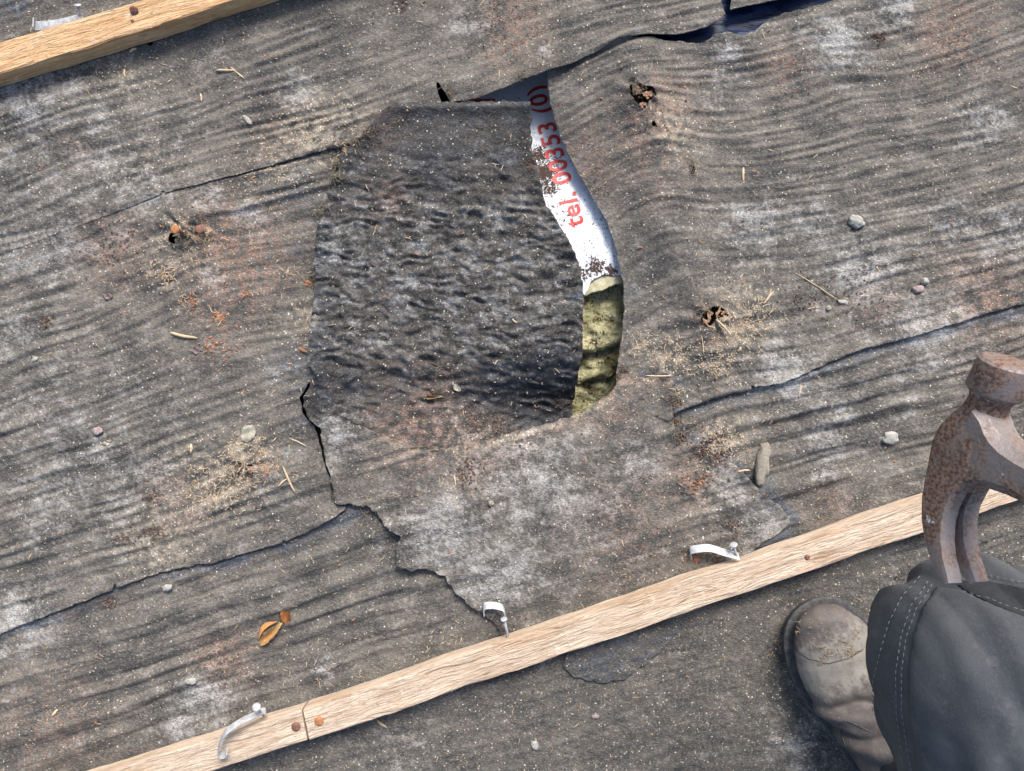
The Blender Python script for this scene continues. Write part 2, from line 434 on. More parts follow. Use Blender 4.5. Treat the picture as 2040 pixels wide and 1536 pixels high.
def height(u, v):
    u = np.asarray(u, float); v = np.asarray(v, float)
    ph = warp_f(u, v)
    s = u * 0.955 - v * 0.30
    wl_ = wave_f(u, v)
    amp = amp_f(u, v)
    # phase folds: wavelength varies slowly, so build from fixed bands mixed by the local wavelength
    def band(L, seed):
        w = perlin(ph / (L * 3.5), s / (L * 13.0), seed) * 1.0
        a = np.sin(2 * np.pi * (ph / L + w))
        env = 0.45 + 0.75 * sstep(-0.4, 0.6, perlin(ph / (L * 1.9), s / (L * 8.0), seed + 2))
        a = np.where(a > 0, a, 0.75 * a)
        return a * env
    w0 = np.clip(1 - np.abs(wl_ - 31) / 14, 0, 1); w1 = np.clip(1 - np.abs(wl_ - 45) / 14, 0, 1); w2 = np.clip((wl_ - 45) / 14, 0, 1)
    sm = w0 + w1 + w2 + 1e-6
    wr = (w0 * band(22, 21) * 0.00085 + w1 * band(31, 31) * 0.0012 + w2 * band(50, 41) * 0.0019) / sm
    wr = wr + 0.0011 * perlin(ph / 13, s / 240, 51) + 0.0010 * perlin(ph / 60, s / 300, 57) + 0.0006 * perlin(ph / 7.5, s / 120, 53)
    wr = wr * amp * 2.0
    big = big_f(u, v)
    lump = 0.0009 * perlin(u / 26, v / 20, 65) + 0.0005 * perlin(u / 11, v / 8, 66)
    # felt is pulled tight and lifted over the two rafters
    dr = polydist(u, v, [(1262, 100), RAF_R[0], RAF_R[1], (1420, 700)]); dl = polydist(u, v, [RAF_L[0], RAF_L[1]])
    rid = 0.019 * np.exp(-(dr / 56) ** 2) + 0.006 * np.exp(-(dl / 70) ** 2)
    rid = rid - 0.007 * np.exp(-(polydist(u, v, [(690,330),(640,460),(628,560),(612,720),(600,790),(630,900)]) / 34) ** 2)
    side = np.where(u < 1278 + (v - 190) * 0.29, 1.0, 0.0)
    nz = 0
    for (a, b, hmm, r) in NAILS:
        d = np.hypot(u - a, (v - b)); th = np.arctan2(v - b, u - a)
        nz = nz + 0.001 * hmm * np.exp(-d / r) * (1 + 0.55 * np.sin(th * 6 + a + 1.5 * np.sin(th * 2 + b)) * sstep(4, 26, d))
        wr = wr * (1 - 0.6 * np.exp(-(d / (r * 1.3)) ** 2))
    de = polydist(u, v, _hole_edge)
    nz = nz - 0.013 * np.exp(-(de / 55) ** 2) * sstep(150, 300, v)
    # long crease running into the lower left nail, and the one under the right-hand nail
    for pl, hh, wd in (([(430, 1010), (480, 980), (560, 930), (640, 895)], 0.004, 12), ([(1330, 705), (1400, 725), (1460, 733)], -0.004, 14),
                       ([(1420, 665), (1520, 640), (1680, 585)], -0.0035, 13), ([(330, 440), (400, 425), (500, 405)], 0.005, 16),
                       ([(0, 1420), (240, 1350), (500, 1262), (560, 1245)], -0.003, 11), ([(1570, 1000), (1780, 925), (2040, 830)], -0.0035, 13)):
        nz = nz + hh * np.exp(-(polydist(u, v, pl) / wd) ** 2)
    h = wr + big + lump + rid + nz
    fl = np.minimum(np.minimum(segdist(u, v, *LR), segdist(u, v, *LL)), segdist(u, v, *LU))
    k = sstep(26, 85, fl)
    return h * k + (1 - k) * np.clip(h, -0.0008, 0.0006)

A_EDGE = [(-2200,1160),(-900,760),(-400,622),(0,508),(110,470),(190,442),(328,390),(470,352),(560,326),(640,305),(705,290),(760,268),(882,214),
 (874,190),(865,150),(880,178),(899,210),(940,204),(1000,184),(1045,165),(1085,152),(1130,138),(1170,118),(1225,91),(1300,80),(1360,73),(1400,60),
 (1428,47),(1440,36),(1432,10),(1438,0),(1432,-60),(1447,-60),(1452,0),(1450,28),(1470,22),(1520,12),(1570,0),(1700,-40),(2040,-150),(2940,-450),(4200,-870)]
A_POLY = A_EDGE + [(4200,-2200),(-2200,-2200)]
L1_L = [(740,1003),(690,1015),(640,1045),(572,1077),(569,1066),(565,1079),(440,1115),(330,1135),(240,1167),(237,1156),(231,1172),(120,1215),(0,1262),(-900,1560),(-2200,1990)]
BL_POLY = [(-2200,1080),(-900,690),(-400,555),(0,440),(330,320),(640,240),(780,215),(745,300),(705,400),(695,560),(680,690),(650,738),(612,765),(597,790),(600,822),(626,850),(634,882),(646,925),(658,952),(662,1000),(690,1008)] + L1_L[1:]
L1_R = [(1352,818),(1420,795),(1494,776),(1491,752),(1499,773),(1560,762),(1620,735),(1700,700),(1780,680),(1900,645),(1960,625),(2040,605),(2400,480),(2940,290),(4200,-150)]
BR_POLY = [(1088,148),(1100,110),(1180,82),(1225,78),(1240,85),(1300,83),(1400,87),(1425,72),(1450,68),(1475,77),(1500,66),(1530,40),(1600,20),(1670,0),(1760,-35),(2040,-130),(2940,-410),(4200,-810)] \
  + L1_R[::-1] + [(1330,840),(1230,800)] + _hole_edge[::-1]
D_POLY = [(-2200,1900),(-900,1470),(0,1185),(330,1065),(640,965),(740,950),(900,965),(1150,905),(1250,850),(1335,745),(1600,655),(2040,525),(2940,215),(4200,-225),(4200,3600),(-2200,3600)]
P_POLY = [(705,298),(740,270),(757,243),(775,228),(792,217),(850,215),(950,214),(1040,214),(1054,219),(1058,240),(1058,290),(1068,340),(1078,385),(1092,420),(1115,455),(1132,480),(1150,520),(1160,570),(1163,640),(1160,710),(1152,765),(1146,800),(1148,850),(1150,900),(1000,950),(800,960),(690,955),(662,947),(654,915),(645,880),(639,852),(612,826),(607,790),(621,768),(630,744),(617,715),(620,690),(626,640),(634,560),(632,500),(640,460),(655,415),(664,372),(690,335),(676,318)]
F_POLY = [(642,852),(680,846),(720,846),(780,872),(850,897),(900,890),(960,878),(1050,855),(1140,829),(1190,803),(1222,775),(1238,757),(1252,750),(1290,752),(1328,754),(1336,766),(1334,810),(1340,858),(1352,882),(1372,880),(1392,884),(1402,900),(1428,922),(1446,915),(1470,935),(1510,975),(1548,1008),(1570,1036),(1552,1062),(1520,1078),(1494,1102),
 (1400,1160),(1372,1228),(1330,1280),(1292,1315),(1240,1352),(1200,1358),(1140,1346),(1120,1322),(1132,1290),(1060,1270),(1000,1262),(985,1235),(958,1213),(930,1196),(905,1172),(886,1146),(858,1130),(822,1134),(790,1122),(792,1098),(800,1066),(766,1040),(740,1004),(712,1004),(672,1000),(664,950),(652,925),(645,890)]
SLIT = [(190,442),(328,390),(470,352),(560,326),(640,305),(705,290)]
TOPEDGE = [(882,214),(899,210),(1000,184),(1045,165),(1085,152)]
GAPEDGE = [(1130,138),(1225,91),(1360,73),(1440,36),(1520,12),(1570,0)]

def zA(u, v):
    h = height(u, v)
    lift = 0.0035 * np.exp(-(polydist(u, v, SLIT[2:]) / 32) ** 2) * sstep(330, 660, u)
    lift = lift + 0.010 * np.exp(-(polydist(u, v, TOPEDGE) / 55) ** 2) + 0.004 * np.exp(-(polydist(u, v, GAPEDGE) / 40) ** 2)
    return h + 0.0052 - 0.0021 * (1 - sstep(150, 420, u)) * sstep(200, 330, v) + lift
def zB(u, v):
    h = height(u, v)
    roll = 0.0034 * np.exp(-(np.minimum(polydist(u, v, L1_L), polydist(u, v, L1_R)) / 20) ** 2)
    return h + 0.0026 + roll
def zD(u, v): return height(u, v)
def tps(pts):
    P = np.array(pts, float); X = P[:, :2] / 300.0; n = len(P)
    d2 = ((X[:, None] - X[None]) ** 2).sum(-1); K = 0.5 * d2 * np.log(d2 + 1e-12) + 0.002 * np.eye(n)
    Q = np.concatenate([np.ones((n, 1)), X], 1)
    Am = np.block([[K, Q], [Q.T, np.zeros((3, 3))]])
    w = np.linalg.solve(Am, np.concatenate([P[:, 2], np.zeros(3)]))
    def f(u, v):
        x = u / 300.0; y = v / 300.0
        r = w[n] + w[n + 1] * x + w[n + 2] * y
        for i in range(n):
            dd = (x - X[i, 0]) ** 2 + (y - X[i, 1]) ** 2
            r = r + w[i] * 0.5 * dd * np.log(dd + 1e-12)
        return r
    return f
_p = tps([(640,460,8),(630,560,7),(620,720,7.5),(610,800,7.5),(640,860,7.5),(650,930,7),(705,295,12),(760,240,16),(800,218,17),(950,215,17),(1050,215,16),(1058,300,11),(1090,420,9),
 (1150,520,7),(1162,640,2),(1158,720,-6),(1145,800,-48),(1130,850,-54),(1050,800,-38),(1050,850,-42),(950,800,-16),(950,850,-12),(1000,745,0),(900,600,8),(800,400,11),(1000,400,11),
 (1050,600,7),(800,700,6),(750,850,7),(700,930,6.5),(850,890,6),(960,890,-3),(1000,950,-6),(900,950,4.5),(1150,900,-46),(1100,725,0),(1100,765,-22),(750,300,13),(900,300,14),(1020,300,12)])
def zP(u, v):
    z = 0.001 * _p(u, v)
    a = sstep(290, 380, v) * (1 - 0.6 * sstep(760, 850, v))
    wv = v + 10 * perlin(u / 90, v / 60, 71) + 0.03 * u
    cr = np.sin(2 * np.pi * (wv / 27 + 0.9 * perlin(u / 46, v / 40, 72))) * (0.15 + 0.9 * sstep(-.3, .5, perlin(u / 36, v / 24, 73)))
    cr = cr * 0.0019 + 0.0030 * perlin(u / 34, wv / 17, 74) + 0.0016 * perlin(u / 15, wv / 9, 75)
    cols = np.abs(((u + 6 * perlin(u / 60, v / 80, 76) + 0.02 * v) / 46) % 1.0 - 0.5) * 2
    cr = cr - 0.0022 * sstep(0.55, 1.0, cols) * sstep(-.2, .3, perlin(u / 46, v / 110, 77))
    sm = 0.0008 * fbm(u / 60, v / 30, 78, 2)
    for pl, hh, wd in (([(880,760),(960,742),(1050,738),(1140,735)], -0.004, 9), ([(640,720),(740,740),(860,770)], -0.003, 10), ([(780,310),(860,330),(960,322)], -0.002, 7), ([(740,745),(860,780),(960,800)], -0.002, 12)):
        sm = sm + hh * np.exp(-(polydist(u, v, pl) / wd) ** 2)
    z = z + 0.010 * np.exp(-(polydist(u, v, [(1050,215),(900,215),(790,217),(757,243),(690,330),(640,460),(634,560),(620,700),(628,742)]) / 20) ** 2)
    z = z + 0.006 * np.exp(-(polydist(u, v, [(1054,219),(1058,290),(1078,385),(1115,455),(1150,520),(1162,640)]) / 18) ** 2)
    curl = 0.006 * np.exp(-(polydist(u, v, [(792,217),(1050,214)]) / 7) ** 2)
    return z + cr * (0.25 + 0.9 * a) + sm - curl
_f = tps([(642,852,8.6),(720,846,8.4),(780,872,8.5),(850,897,8.2),(900,890,6.5),(960,878,5),(1050,855,4),(1140,829,4),(1190,803,4.5),(1238,757,6),(1330,755,8),(1340,858,8),
 (900,960,12),(1050,930,12),(1200,880,12),(1280,820,10),(1000,1050,11),(1200,1020,11.5),(1350,1000,10),(800,1000,10),(700,940,9.5),(1100,1120,9),(1450,1030,8),(900,1100,8.5)])
def zF(u, v):
    dents = 0.0018 * fbm(u / 95, v / 70, 81, 2) + 0.0010 * perlin(u / 34, v / 26, 84) + 0.0006 * fbm(u / 14, v / 12, 85, 2)
    for pl, hh, wd in (([(1350,955),(1400,1010),(1460,1055)], 0.003, 9), ([(930,1010),(900,960),(940,925)], -0.003, 14), ([(1240,1150),(1330,1070)], -0.0025, 14), ([(660,905),(800,905),(900,890)], -0.002, 14), ([(1050,900),(1200,860)], 0.0015, 16)):
        dents = dents + hh * np.exp(-(polydist(u, v, pl) / wd) ** 2)
    body = 0.001 * _f(u, v) + dents
    onB = np.where(inside(BL_POLY, u, v) | inside(BR_POLY, u, v), 0.0026, 0.0)
    low = height(u, v) + 0.0075 + onB
    edge = polydist(u, v, F_POLY[16:])
    free = sstep(0, 60, polydist(u, v, F_POLY[16:56]))
    z = low * (1 - free) + np.maximum(body, low + 0.0012) * free
    bat = np.minimum(segdist(u, v, *LR), segdist(u, v, *LL))
    k = sstep(30, 100, bat)
    z = z * k + np.minimum(z, 0.0042) * (1 - k)
    beyond = sstep(0, 40, v - (LR[0][1] + (u - LR[0][0]) * (LR[1][1] - LR[0][1]) / (LR[1][0] - LR[0][0])) - 20)
    z = z * (1 - beyond) + (height(u, v) + 0.0038 + 0.0015 * fbm(u / 40, v / 30, 88, 2).clip(-.5, 1)) * beyond
    lip = polydist(u, v, F_POLY[5:13])
    z = z + 0.006 * np.exp(-(polydist(u, v, F_POLY[14:30]) / 15) ** 2) * k + 0.003 * np.exp(-(polydist(u, v, F_POLY[41:57]) / 13) ** 2) * k
    return z - 0.0035 * np.exp(-(lip / 10) ** 2)

WHITE = [(150,880,280,.42),(120,320,260,.42),(1800,580,240,.36),(1000,1020,260,.45),(1700,900,220,.25),(300,1200,200,.15),(1350,450,160,.2),(60,190,90,.95),(150,170,60,.6),(200,250,60,.6),(210,330,100,.6),(360,285,18,.9),(590,185,38,.95),(30,490,70,.7),(240,420,80,.5),(420,392,38,.8),(500,430,50,.75),(420,545,28,.8),(30,660,70,.6),
 (150,900,150,.5),(250,960,120,.6),(100,1000,120,.6),(330,930,60,.5),(560,750,40,.6),(50,1235,80,.95),(400,1390,66,1.),(365,1462,50,.9),(640,1330,35,.7),(930,60,50,.7),(1080,110,18,.9),(1665,90,60,1.1),(1785,20,45,1.),
 (1450,110,40,.9),(1500,450,70,.9),(1620,440,55,.7),(1720,540,80,1.),(1960,250,60,.8),(1900,450,60,.7),(2000,480,70,.8),(1850,650,110,.8),(1560,745,80,.9),(1660,800,60,.7),(1800,760,60,.5),(1650,870,60,.7),(1640,930,40,.8),
 (1060,960,150,.75),(900,1060,120,.85),(1000,1120,120,.75),(1250,930,80,.6),(1450,970,60,.8),(1520,1050,70,.8),(1150,1030,100,.6),(950,1160,60,.7),(680,860,70,.7),(1600,1480,80,.8),(800,1500,80,.5),(110,500,90,.7),(350,600,60,.3),
 (300,380,60,.7),(60,330,60,.5),(1600,60,40,.6),(1420,180,60,.5),(560,960,60,.5),(1100,600,200,.15),(800,450,200,.3),(750,560,150,.25),(1300,1180,80,.4)]
BROWN = [(470,505,105,1.4),(410,480,50,1.2),(500,930,50,.6),(1410,650,50,.8),(230,500,80,.8),(440,620,90,.6),(1020,70,80,.8),(1285,260,70,1.0),(1340,200,60,.8),(1180,320,90,.7),(1560,140,45,.8),(1900,60,90,.8),(1950,600,100,.9),(1750,600,60,.6),(440,1320,55,1.1),
 (850,850,110,.9),(1000,860,70,.7),(1380,950,70,.8),(1200,790,70,.8),(950,900,110,.7),(160,300,40,.5),(560,280,70,.5),(1300,350,70,.6),(780,400,30,1.),(770,250,30,.9),(1650,1000,50,.6),(1250,1050,120,.5),(100,1440,120,.5),(350,1000,80,.6),(1290,1000,80,.5)]
SAND = [(450,965,60,1.1),(395,900,40,.7),(350,500,55,.8),(1330,265,50,.9),(1480,645,55,1.),(1335,705,45,1.2),(1420,727,32,1.2),(1440,880,48,1.),(1290,690,40,.9),(330,1080,70,.7),(620,270,70,.9),(560,340,50,.7),(490,900,40,1.),
 (1480,600,60,.7),(1400,1000,50,.4),(240,150,60,.5),(600,640,50,.5),(300,330,60,.4),(700,230,40,.7),(1380,760,40,.5)]
BITU_SHADE = [(575,720,60,.9),(600,500,36,.7),(570,620,40,.55),(1140,330,60,.45),(1200,470,50,.5),(1250,600,50,.45),(1265,400,50,.35),(300,100,40,1.),(380,60,50,.8),(600,370,60,1.),(540,370,50,.7),(640,420,40,.9),(590,700,50,.8),(600,860,45,.7),(600,780,40,.9),(1120,280,60,.4),(1200,480,60,.3),(1370,770,50,.6),(1300,735,30,.8),(1530,980,32,.9),(180,10,120,.4),(30,15,40,1.)]  # bare bitumen patches; those right of the hole paint shade on its slope
def attrs_for(kind):
    def f(u, v):
        w = blobs(WHITE, u, v); b = blobs(BROWN, u, v); s = blobs(SAND, u, v); t = blobs(BITU_SHADE, u, v) * 0.8
        out = (u < -60) | (u > 2100) | (v < -60) | (v > 1600)
        g = 0.5 * sstep(0.1, 0.6, fbm(u / 140, v / 90, 95, 2)); w = np.where(out, g, w); b = np.where(out, 0.6 * sstep(0, .6, fbm(u / 170, v / 120, 97, 2)), b)
        if kind == 'D':
            d = np.minimum(polydist(u, v, L1_L), polydist(u, v, L1_R))
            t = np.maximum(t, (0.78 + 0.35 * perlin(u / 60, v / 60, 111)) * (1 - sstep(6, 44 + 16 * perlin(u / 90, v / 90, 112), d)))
            t = np.maximum(t, 0.95 * (1 - sstep(8, 40, polydist(u, v, F_POLY[14:31])))); w = w * sstep(22, 80, polydist(u, v, F_POLY[14:31])) * sstep(8, 40, polydist(u, v, F_POLY[38:57])); b = np.maximum(b, 0.5 * (1 - sstep(10, 50, d)) * sstep(0, .4, perlin(u / 40, v / 40, 113)))  # bare bitumen beside the flap's right edge, which also paints its contact shade
            low = sstep(0, 60, v - (1444 - (u - 610) * 0.337) - 40); s = s + 0.12 * low; w = w * (1 - 0.2 * low)
        elif kind == 'P':
            w = w * (0.55 + 0.5 * sstep(780, 850, v)) * sstep(250, 330, v)
            w = np.maximum(w, 0.42 * sstep(360, 430, v) * (1 - sstep(690, 750, v)))
            pit = 1 - sstep(40, 150, np.hypot((u - 1095), (v - 800) * 1.5)); w = w * (1 - pit); b = b * (1 - pit)  # white and brown fade out here to deepen the hollow's painted shade
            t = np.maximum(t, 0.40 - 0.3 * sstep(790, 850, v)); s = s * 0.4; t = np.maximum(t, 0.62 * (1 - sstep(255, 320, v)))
            t = np.maximum(t, blobs([(1100,800,105,1.6),(1000,770,70,1.1),(930,770,50,.7),(1120,720,50,.9),(870,330,90,.8),(1010,330,60,.8),(670,600,50,.7),(700,760,50,.8),(800,760,60,.7)], u, v))  # lower right blobs put the hollow's shade and soot into the colour
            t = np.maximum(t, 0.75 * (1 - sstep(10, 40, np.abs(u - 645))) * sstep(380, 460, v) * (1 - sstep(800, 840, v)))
        elif kind == 'F':
            beyond = sstep(0, 40, v - (1444 - (u - 610) * 0.337) - 20); t = np.maximum(t * 0.5, 0.6 * beyond); w = w * (1 - beyond)
            b = np.maximum(b, 0.8 * (1 - sstep(8, 34, polydist(u, v, F_POLY[3:15])))); s = np.maximum(s * .6, 0.5 * (1 - sstep(5, 22, polydist(u, v, F_POLY[3:15]))))
        elif kind == 'B':
            t = np.maximum(t, 0.95 * (1 - sstep(6, 34, polydist(u, v, F_POLY[13:20]))))  # same dark band on this course: bitumen plus painted shade along the flap
        elif kind == 'A':
            t = np.maximum(t, 0.7 * (1 - sstep(0, 14, polydist(u, v, SLIT[1:]))) * sstep(300, 600, u))
        n1 = perlin(u / 46, v / 34, 101); n2 = perlin(u / 17, v / 12, 102); n3 = perlin(u / 7, v / 6, 103)
        ph = warp_f(u, v); sx = u * 0.955 - v * 0.30
        st = perlin(ph / 15, sx / 110, 104)
        W_ = sstep(0.22, 1.45, w * 0.95 + 0.36 * n1 + 0.36 * n2 + 0.34 * n3 + 0.22 * st + 0.02) * 0.60
        B_ = np.clip(b + 0.05, 0, 1) * sstep(-0.6, 0.5, n2 + 0.6 * n1 + 0.3 * n3 + 0.35 * np.clip(b - 0.9, 0, 1)) * 0.85
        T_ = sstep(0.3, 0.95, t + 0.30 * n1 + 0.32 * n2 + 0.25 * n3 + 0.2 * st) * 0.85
        S_ = np.clip(s, 0, 1.2) * sstep(-0.45, 0.5, n2 + 0.5 * n3 + 0.5 * st)
        mo = sstep(-0.75, 0.75, (0.25 if kind == 'D' else 0.42) * st * (1 - 0.8 * sstep(0, 60, v - (1444 - (u - 610) * 0.337) - 30)) + 0.45 * n1 + 0.5 * perlin(u / 120, v / 80, 105) + 0.3 * n3)
        beyond_ = sstep(0, 50, v - (1444 - (u - 610) * 0.337) - 30) + sstep(0, 50, 116 - 0.31 * u - v - 20)
        mo = mo * (1 - 0.5 * np.clip(beyond_, 0, 1))
        return {'white': W_, 'brown': B_, 'sand': S_, 'bitu_shade': T_, 'mott': mo}
    return f

def noattr(u, v): return {}
# the void below
vo = sheet('roof_void', [(-2200,-2200),(4200,-2200),(4200,3600),(-2200,3600)], lambda u, v: -0.105 + 0 * u, M['deck'], noattr, step=80, coarse=80, rag=0)
vo['kind'] = 'structure'
gm = NT('far_ground'); M['ground'] = gm.done(gm.mix(gm.rng(gm.noise(0.6, 4, 0.6), 0.4, 0.6), (0.05, 0.07, 0.03), (0.09, 0.10, 0.05)), 0.95)
gr_o = mesh_obj('ground', [(-300, -300, -4), (300, -300, -4), (300, 300, -4), (-300, 300, -4)], [(0, 1, 2, 3)], M['ground'])
gr_o['kind'] = 'structure'

HB_L = [[(347,470),(357,464),(363,478),(371,470),(368,486),(358,491),(345,484)], [(479,921),(490,920),(491,929),(481,929)], [(500,920),(512,924),(514,940),(505,946)]]
HB_R = [[(1247,180),(1256,182),(1275,187),(1292,190),(1303,202),(1286,216),(1278,230),(1258,214),(1250,200)], [(1291,240),(1298,258),(1302,268),(1292,264)], [(1304,288),(1310,300),(1303,301)],
        [(1363,334),(1382,336),(1379,350),(1368,360),(1372,348)], [(1384,640),(1392,626),(1404,617),(1420,613),(1440,622),(1444,632),(1424,636),(1410,646),(1400,660),(1392,650)]]
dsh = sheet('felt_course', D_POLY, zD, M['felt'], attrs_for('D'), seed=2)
tag(dsh, 'lowest grey roofing felt course, running under the long bottom batten', 'roofing felt', 'felt courses')
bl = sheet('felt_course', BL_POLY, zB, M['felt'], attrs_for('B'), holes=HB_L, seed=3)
tag(bl, 'wrinkled middle felt course left of the torn hole, with rusty nails poking through', 'roofing felt', 'felt courses')
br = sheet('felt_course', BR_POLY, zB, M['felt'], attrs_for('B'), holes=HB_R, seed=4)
tag(br, 'wrinkled middle felt course right of the torn hole, with small ragged nail tears', 'roofing felt', 'felt courses')
ash = sheet('felt_course', A_POLY, zA, M['felt'], attrs_for('A'), holes=[[(296,84),(305,79),(312,80),(306,95),(298,94)], [(322,392),(330,384),(338,386),(331,394)]], seed=5, rag=1.1)
tag(ash, 'topmost felt course, passing under the short batten in the upper left corner', 'roofing felt', 'felt courses')
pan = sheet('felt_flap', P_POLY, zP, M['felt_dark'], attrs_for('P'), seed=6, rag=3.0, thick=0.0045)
tag(pan, 'dark crinkled rectangle of torn felt sagging into the hole, left of the printed film', 'felt flap')
fla = sheet('felt_flap', F_POLY, zF, M['felt'], attrs_for('F'), seed=7, rag=3.2, thick=0.004)
tag(fla, 'ragged lichen-speckled felt flap folded down from the hole and tucked under the batten', 'felt flap')

def topz(u, v):
    u = np.atleast_1d(np.asarray(u, float)); v = np.atleast_1d(np.asarray(v, float))
    z = np.full(u.shape, -0.06)
    for poly, f in ((D_POLY, zD), (BL_POLY, zB), (BR_POLY, zB), (A_POLY, zA), (P_POLY, zP), (F_POLY, zF)):
        m = inside(poly, u, v)
        if m.any(): z[m] = np.maximum(z[m], f(u[m], v[m]))
    return z
def tz(u, v): return float(topz(u, v)[0])

# ------------------------------------------------------------------ inside the hole: blue sheet, printed film, mineral wool
def smooth_sheet(name, poly, zf, mat, thick=0.0006, step=4.0, rag=1.0, seed=3, attrfun=noattr):
    return sheet(name, poly, zf, mat, attrfun, step=step, rag=rag, seed=seed, thick=thick)
t = NT('blue_black_polythene')
n_ = t.noise(40, 4, 0.6, t.co((1, 3, 1), (0, 0, 0.3)))
t.b.inputs['Specular IOR Level'].default_value = 0.12
M['polythene'] = t.done(t.mix(t.rng(n_, 0.4, 0.65), (0.005, 0.011, 0.030), (0.015, 0.028, 0.072)), 0.36, t.bump(n_, 0.5, 0.004))
bp = smooth_sheet('polythene_sheet', [(1110,60),(1240,-20),(1430,-90),(1700,-140),(1830,-60),(1700,40),(1560,90),(1400,125),(1200,130)],
                  lambda u, v: -0.006 + 0.0015 * perlin((v + 0.3 * u) / 16, u / 160, 7) - 0.004 * sstep(70, 20, np.abs(v - 40 + 0.3 * (u - 1450))), M['polythene'])
tag(bp, 'shiny blue-black plastic sheet showing through the long gap at the top', 'plastic sheet')

t = NT('white_film')
soil = t.attr('soil')
n1_ = t.noise(210, 4, 0.75); n2_ = t.noise(520, 3, 0.7)
c_ = t.mix(t.rng(t.noise(22, 3, 0.6), 0.4, 0.7), (0.76, 0.79, 0.83), (0.64, 0.68, 0.73))
sp_ = t.rng(t.math('ADD', t.math('ADD', t.math('MULTIPLY', n1_, 0.6), t.math('MULTIPLY', n2_, 0.4)), t.math('MULTIPLY', soil, 0.19)), 0.60, 0.66)
c_ = t.mix(sp_, c_, t.mix(n2_, (0.020, 0.014, 0.012), (0.085, 0.05, 0.04)))
M['film'] = t.done(c_, t.rng(sp_, 0, 1, 0.35, 0.9), t.bump(t.math('ADD', t.noise(60, 3, 0.6), t.math('MULTIPLY', sp_, 0.6)), 0.35, 0.003))
_zf = tps([(1060,100,-58),(1070,180,-50),(1090,250,-38),(1110,320,-27),(1140,400,-17),(1170,470,-12),(1190,530,-12),(1240,560,-16),(1150,560,-18),(900,150,-58),(900,300,-45),(950,420,-30),(1250,150,-56),(1260,300,-34),(1280,450,-20),(1290,530,-20)])
def zfilm(u, v):
    return 0.001 * _zf(u, v) - 0.013 + 0.0022 * fbm(u / 60, v / 60, 33, 2) + 0.0009 * np.abs(perlin(u / 22, v / 40, 37)) + 0.0005 * perlin(u / 9, v / 12, 38) + 0.0016 * np.exp(-(polydist(u, v, [(1222,470),(1224,520)]) / 6) ** 2)
def film_attr(u, v):
    return {'soil': blobs([(1085,330,38,1.25),(1075,290,30,1.1),(1098,360,26,1.1),(1065,400,26,.9),(1085,415,24,.8),(1110,300,24,.6),(1190,525,24,1.1),(1220,535,20,1.1),(1170,540,18,1.0),(1120,420,70,.5),(1180,480,60,.42),(1215,430,50,.4),(1090,240,40,.2)], u, v)}
FILM = [(915,70),(1300,60),(1310,500),(1262,540),(1240,544),(1215,541),(1192,548),(1180,556),(1176,572),(1168,584),(1163,572),(1157,580),(1150,565),(1146,545),(1000,500),(915,430)]
film = sheet('printed_film', FILM, zfilm, M['film'], film_attr, step=2.6, rag=1.8, seed=12, thick=0.0005)
tag(film, 'soil-speckled white plastic film with red telephone lettering inside the hole', 'plastic film')

def film_text(body, p0, p1, cap_px, embolden):
    cu = bpy.data.curves.new('lettering', 'FONT'); cu.body = body; cu.size = 1.0; cu.offset = embolden; cu.resolution_u = 4; cu.space_character = 1.06
    to = bpy.data.objects.new('lettering_source', cu); col.objects.link(to)
    bpy.context.view_layer.update()
    me = bpy.data.meshes.new_from_object(to.evaluated_get(bpy.context.evaluated_depsgraph_get()))
    bpy.data.objects.remove(to)
    bm = bmesh.new(); bm.from_mesh(me)
    bmesh.ops.subdivide_edges(bm, edges=[e for e in bm.edges if e.calc_length() > 0.15], cuts=1)
    co = np.array([v_.co[:] for v_ in bm.verts])
    x0, x1 = co[:, 0].min(), co[:, 0].max(); y1 = 0.73
    a = np.array(p0, float); b = np.array(p1, float); L = np.linalg.norm(b - a); d = (b - a) / L; up = np.array([d[1], -d[0]])
    if up[0] > 0: up = -up
    pts = a + np.outer((co[:, 0] - x0) / (x1 - x0) * L, d) + np.outer(co[:, 1] / y1 * cap_px, up)
    z = zfilm(pts[:, 0], pts[:, 1]) + 0.0007
    for v_, p, zz in zip(bm.verts, pts, z): v_.co = UV(p[0], p[1], zz)
    me2 = bpy.data.meshes.new('lettering'); bm.to_mesh(me2); bm.free(); me2.materials.append(M['redprint'])
    o = bpy.data.objects.new('lettering', me2); col.objects.link(o); o.parent = film
    return o
def unproj(px, py, z):  return uvof(W(px, py, z))
lt = film_text('tel. 00353 (0)', unproj(1164, 448, -0.027), unproj(1083, 166, -0.063), 40, 0.018)
lt['label'] = 'bold red telephone number printed up the film'
blk = []
bmr = bmesh.new()
g = [[bmr.verts.new(UV(u, v, float(zfilm(np.array([u]), np.array([v]))[0]) + 0.0008)) for u in np.linspace(922, 984, 9)] for v in np.linspace(160, 212, 6)]
for i in range(5):
    for j in range(8): bmr.faces.new((g[i][j], g[i + 1][j], g[i + 1][j + 1], g[i][j + 1]))
bm_obj('print_block', bmr, M['redprint'], film)

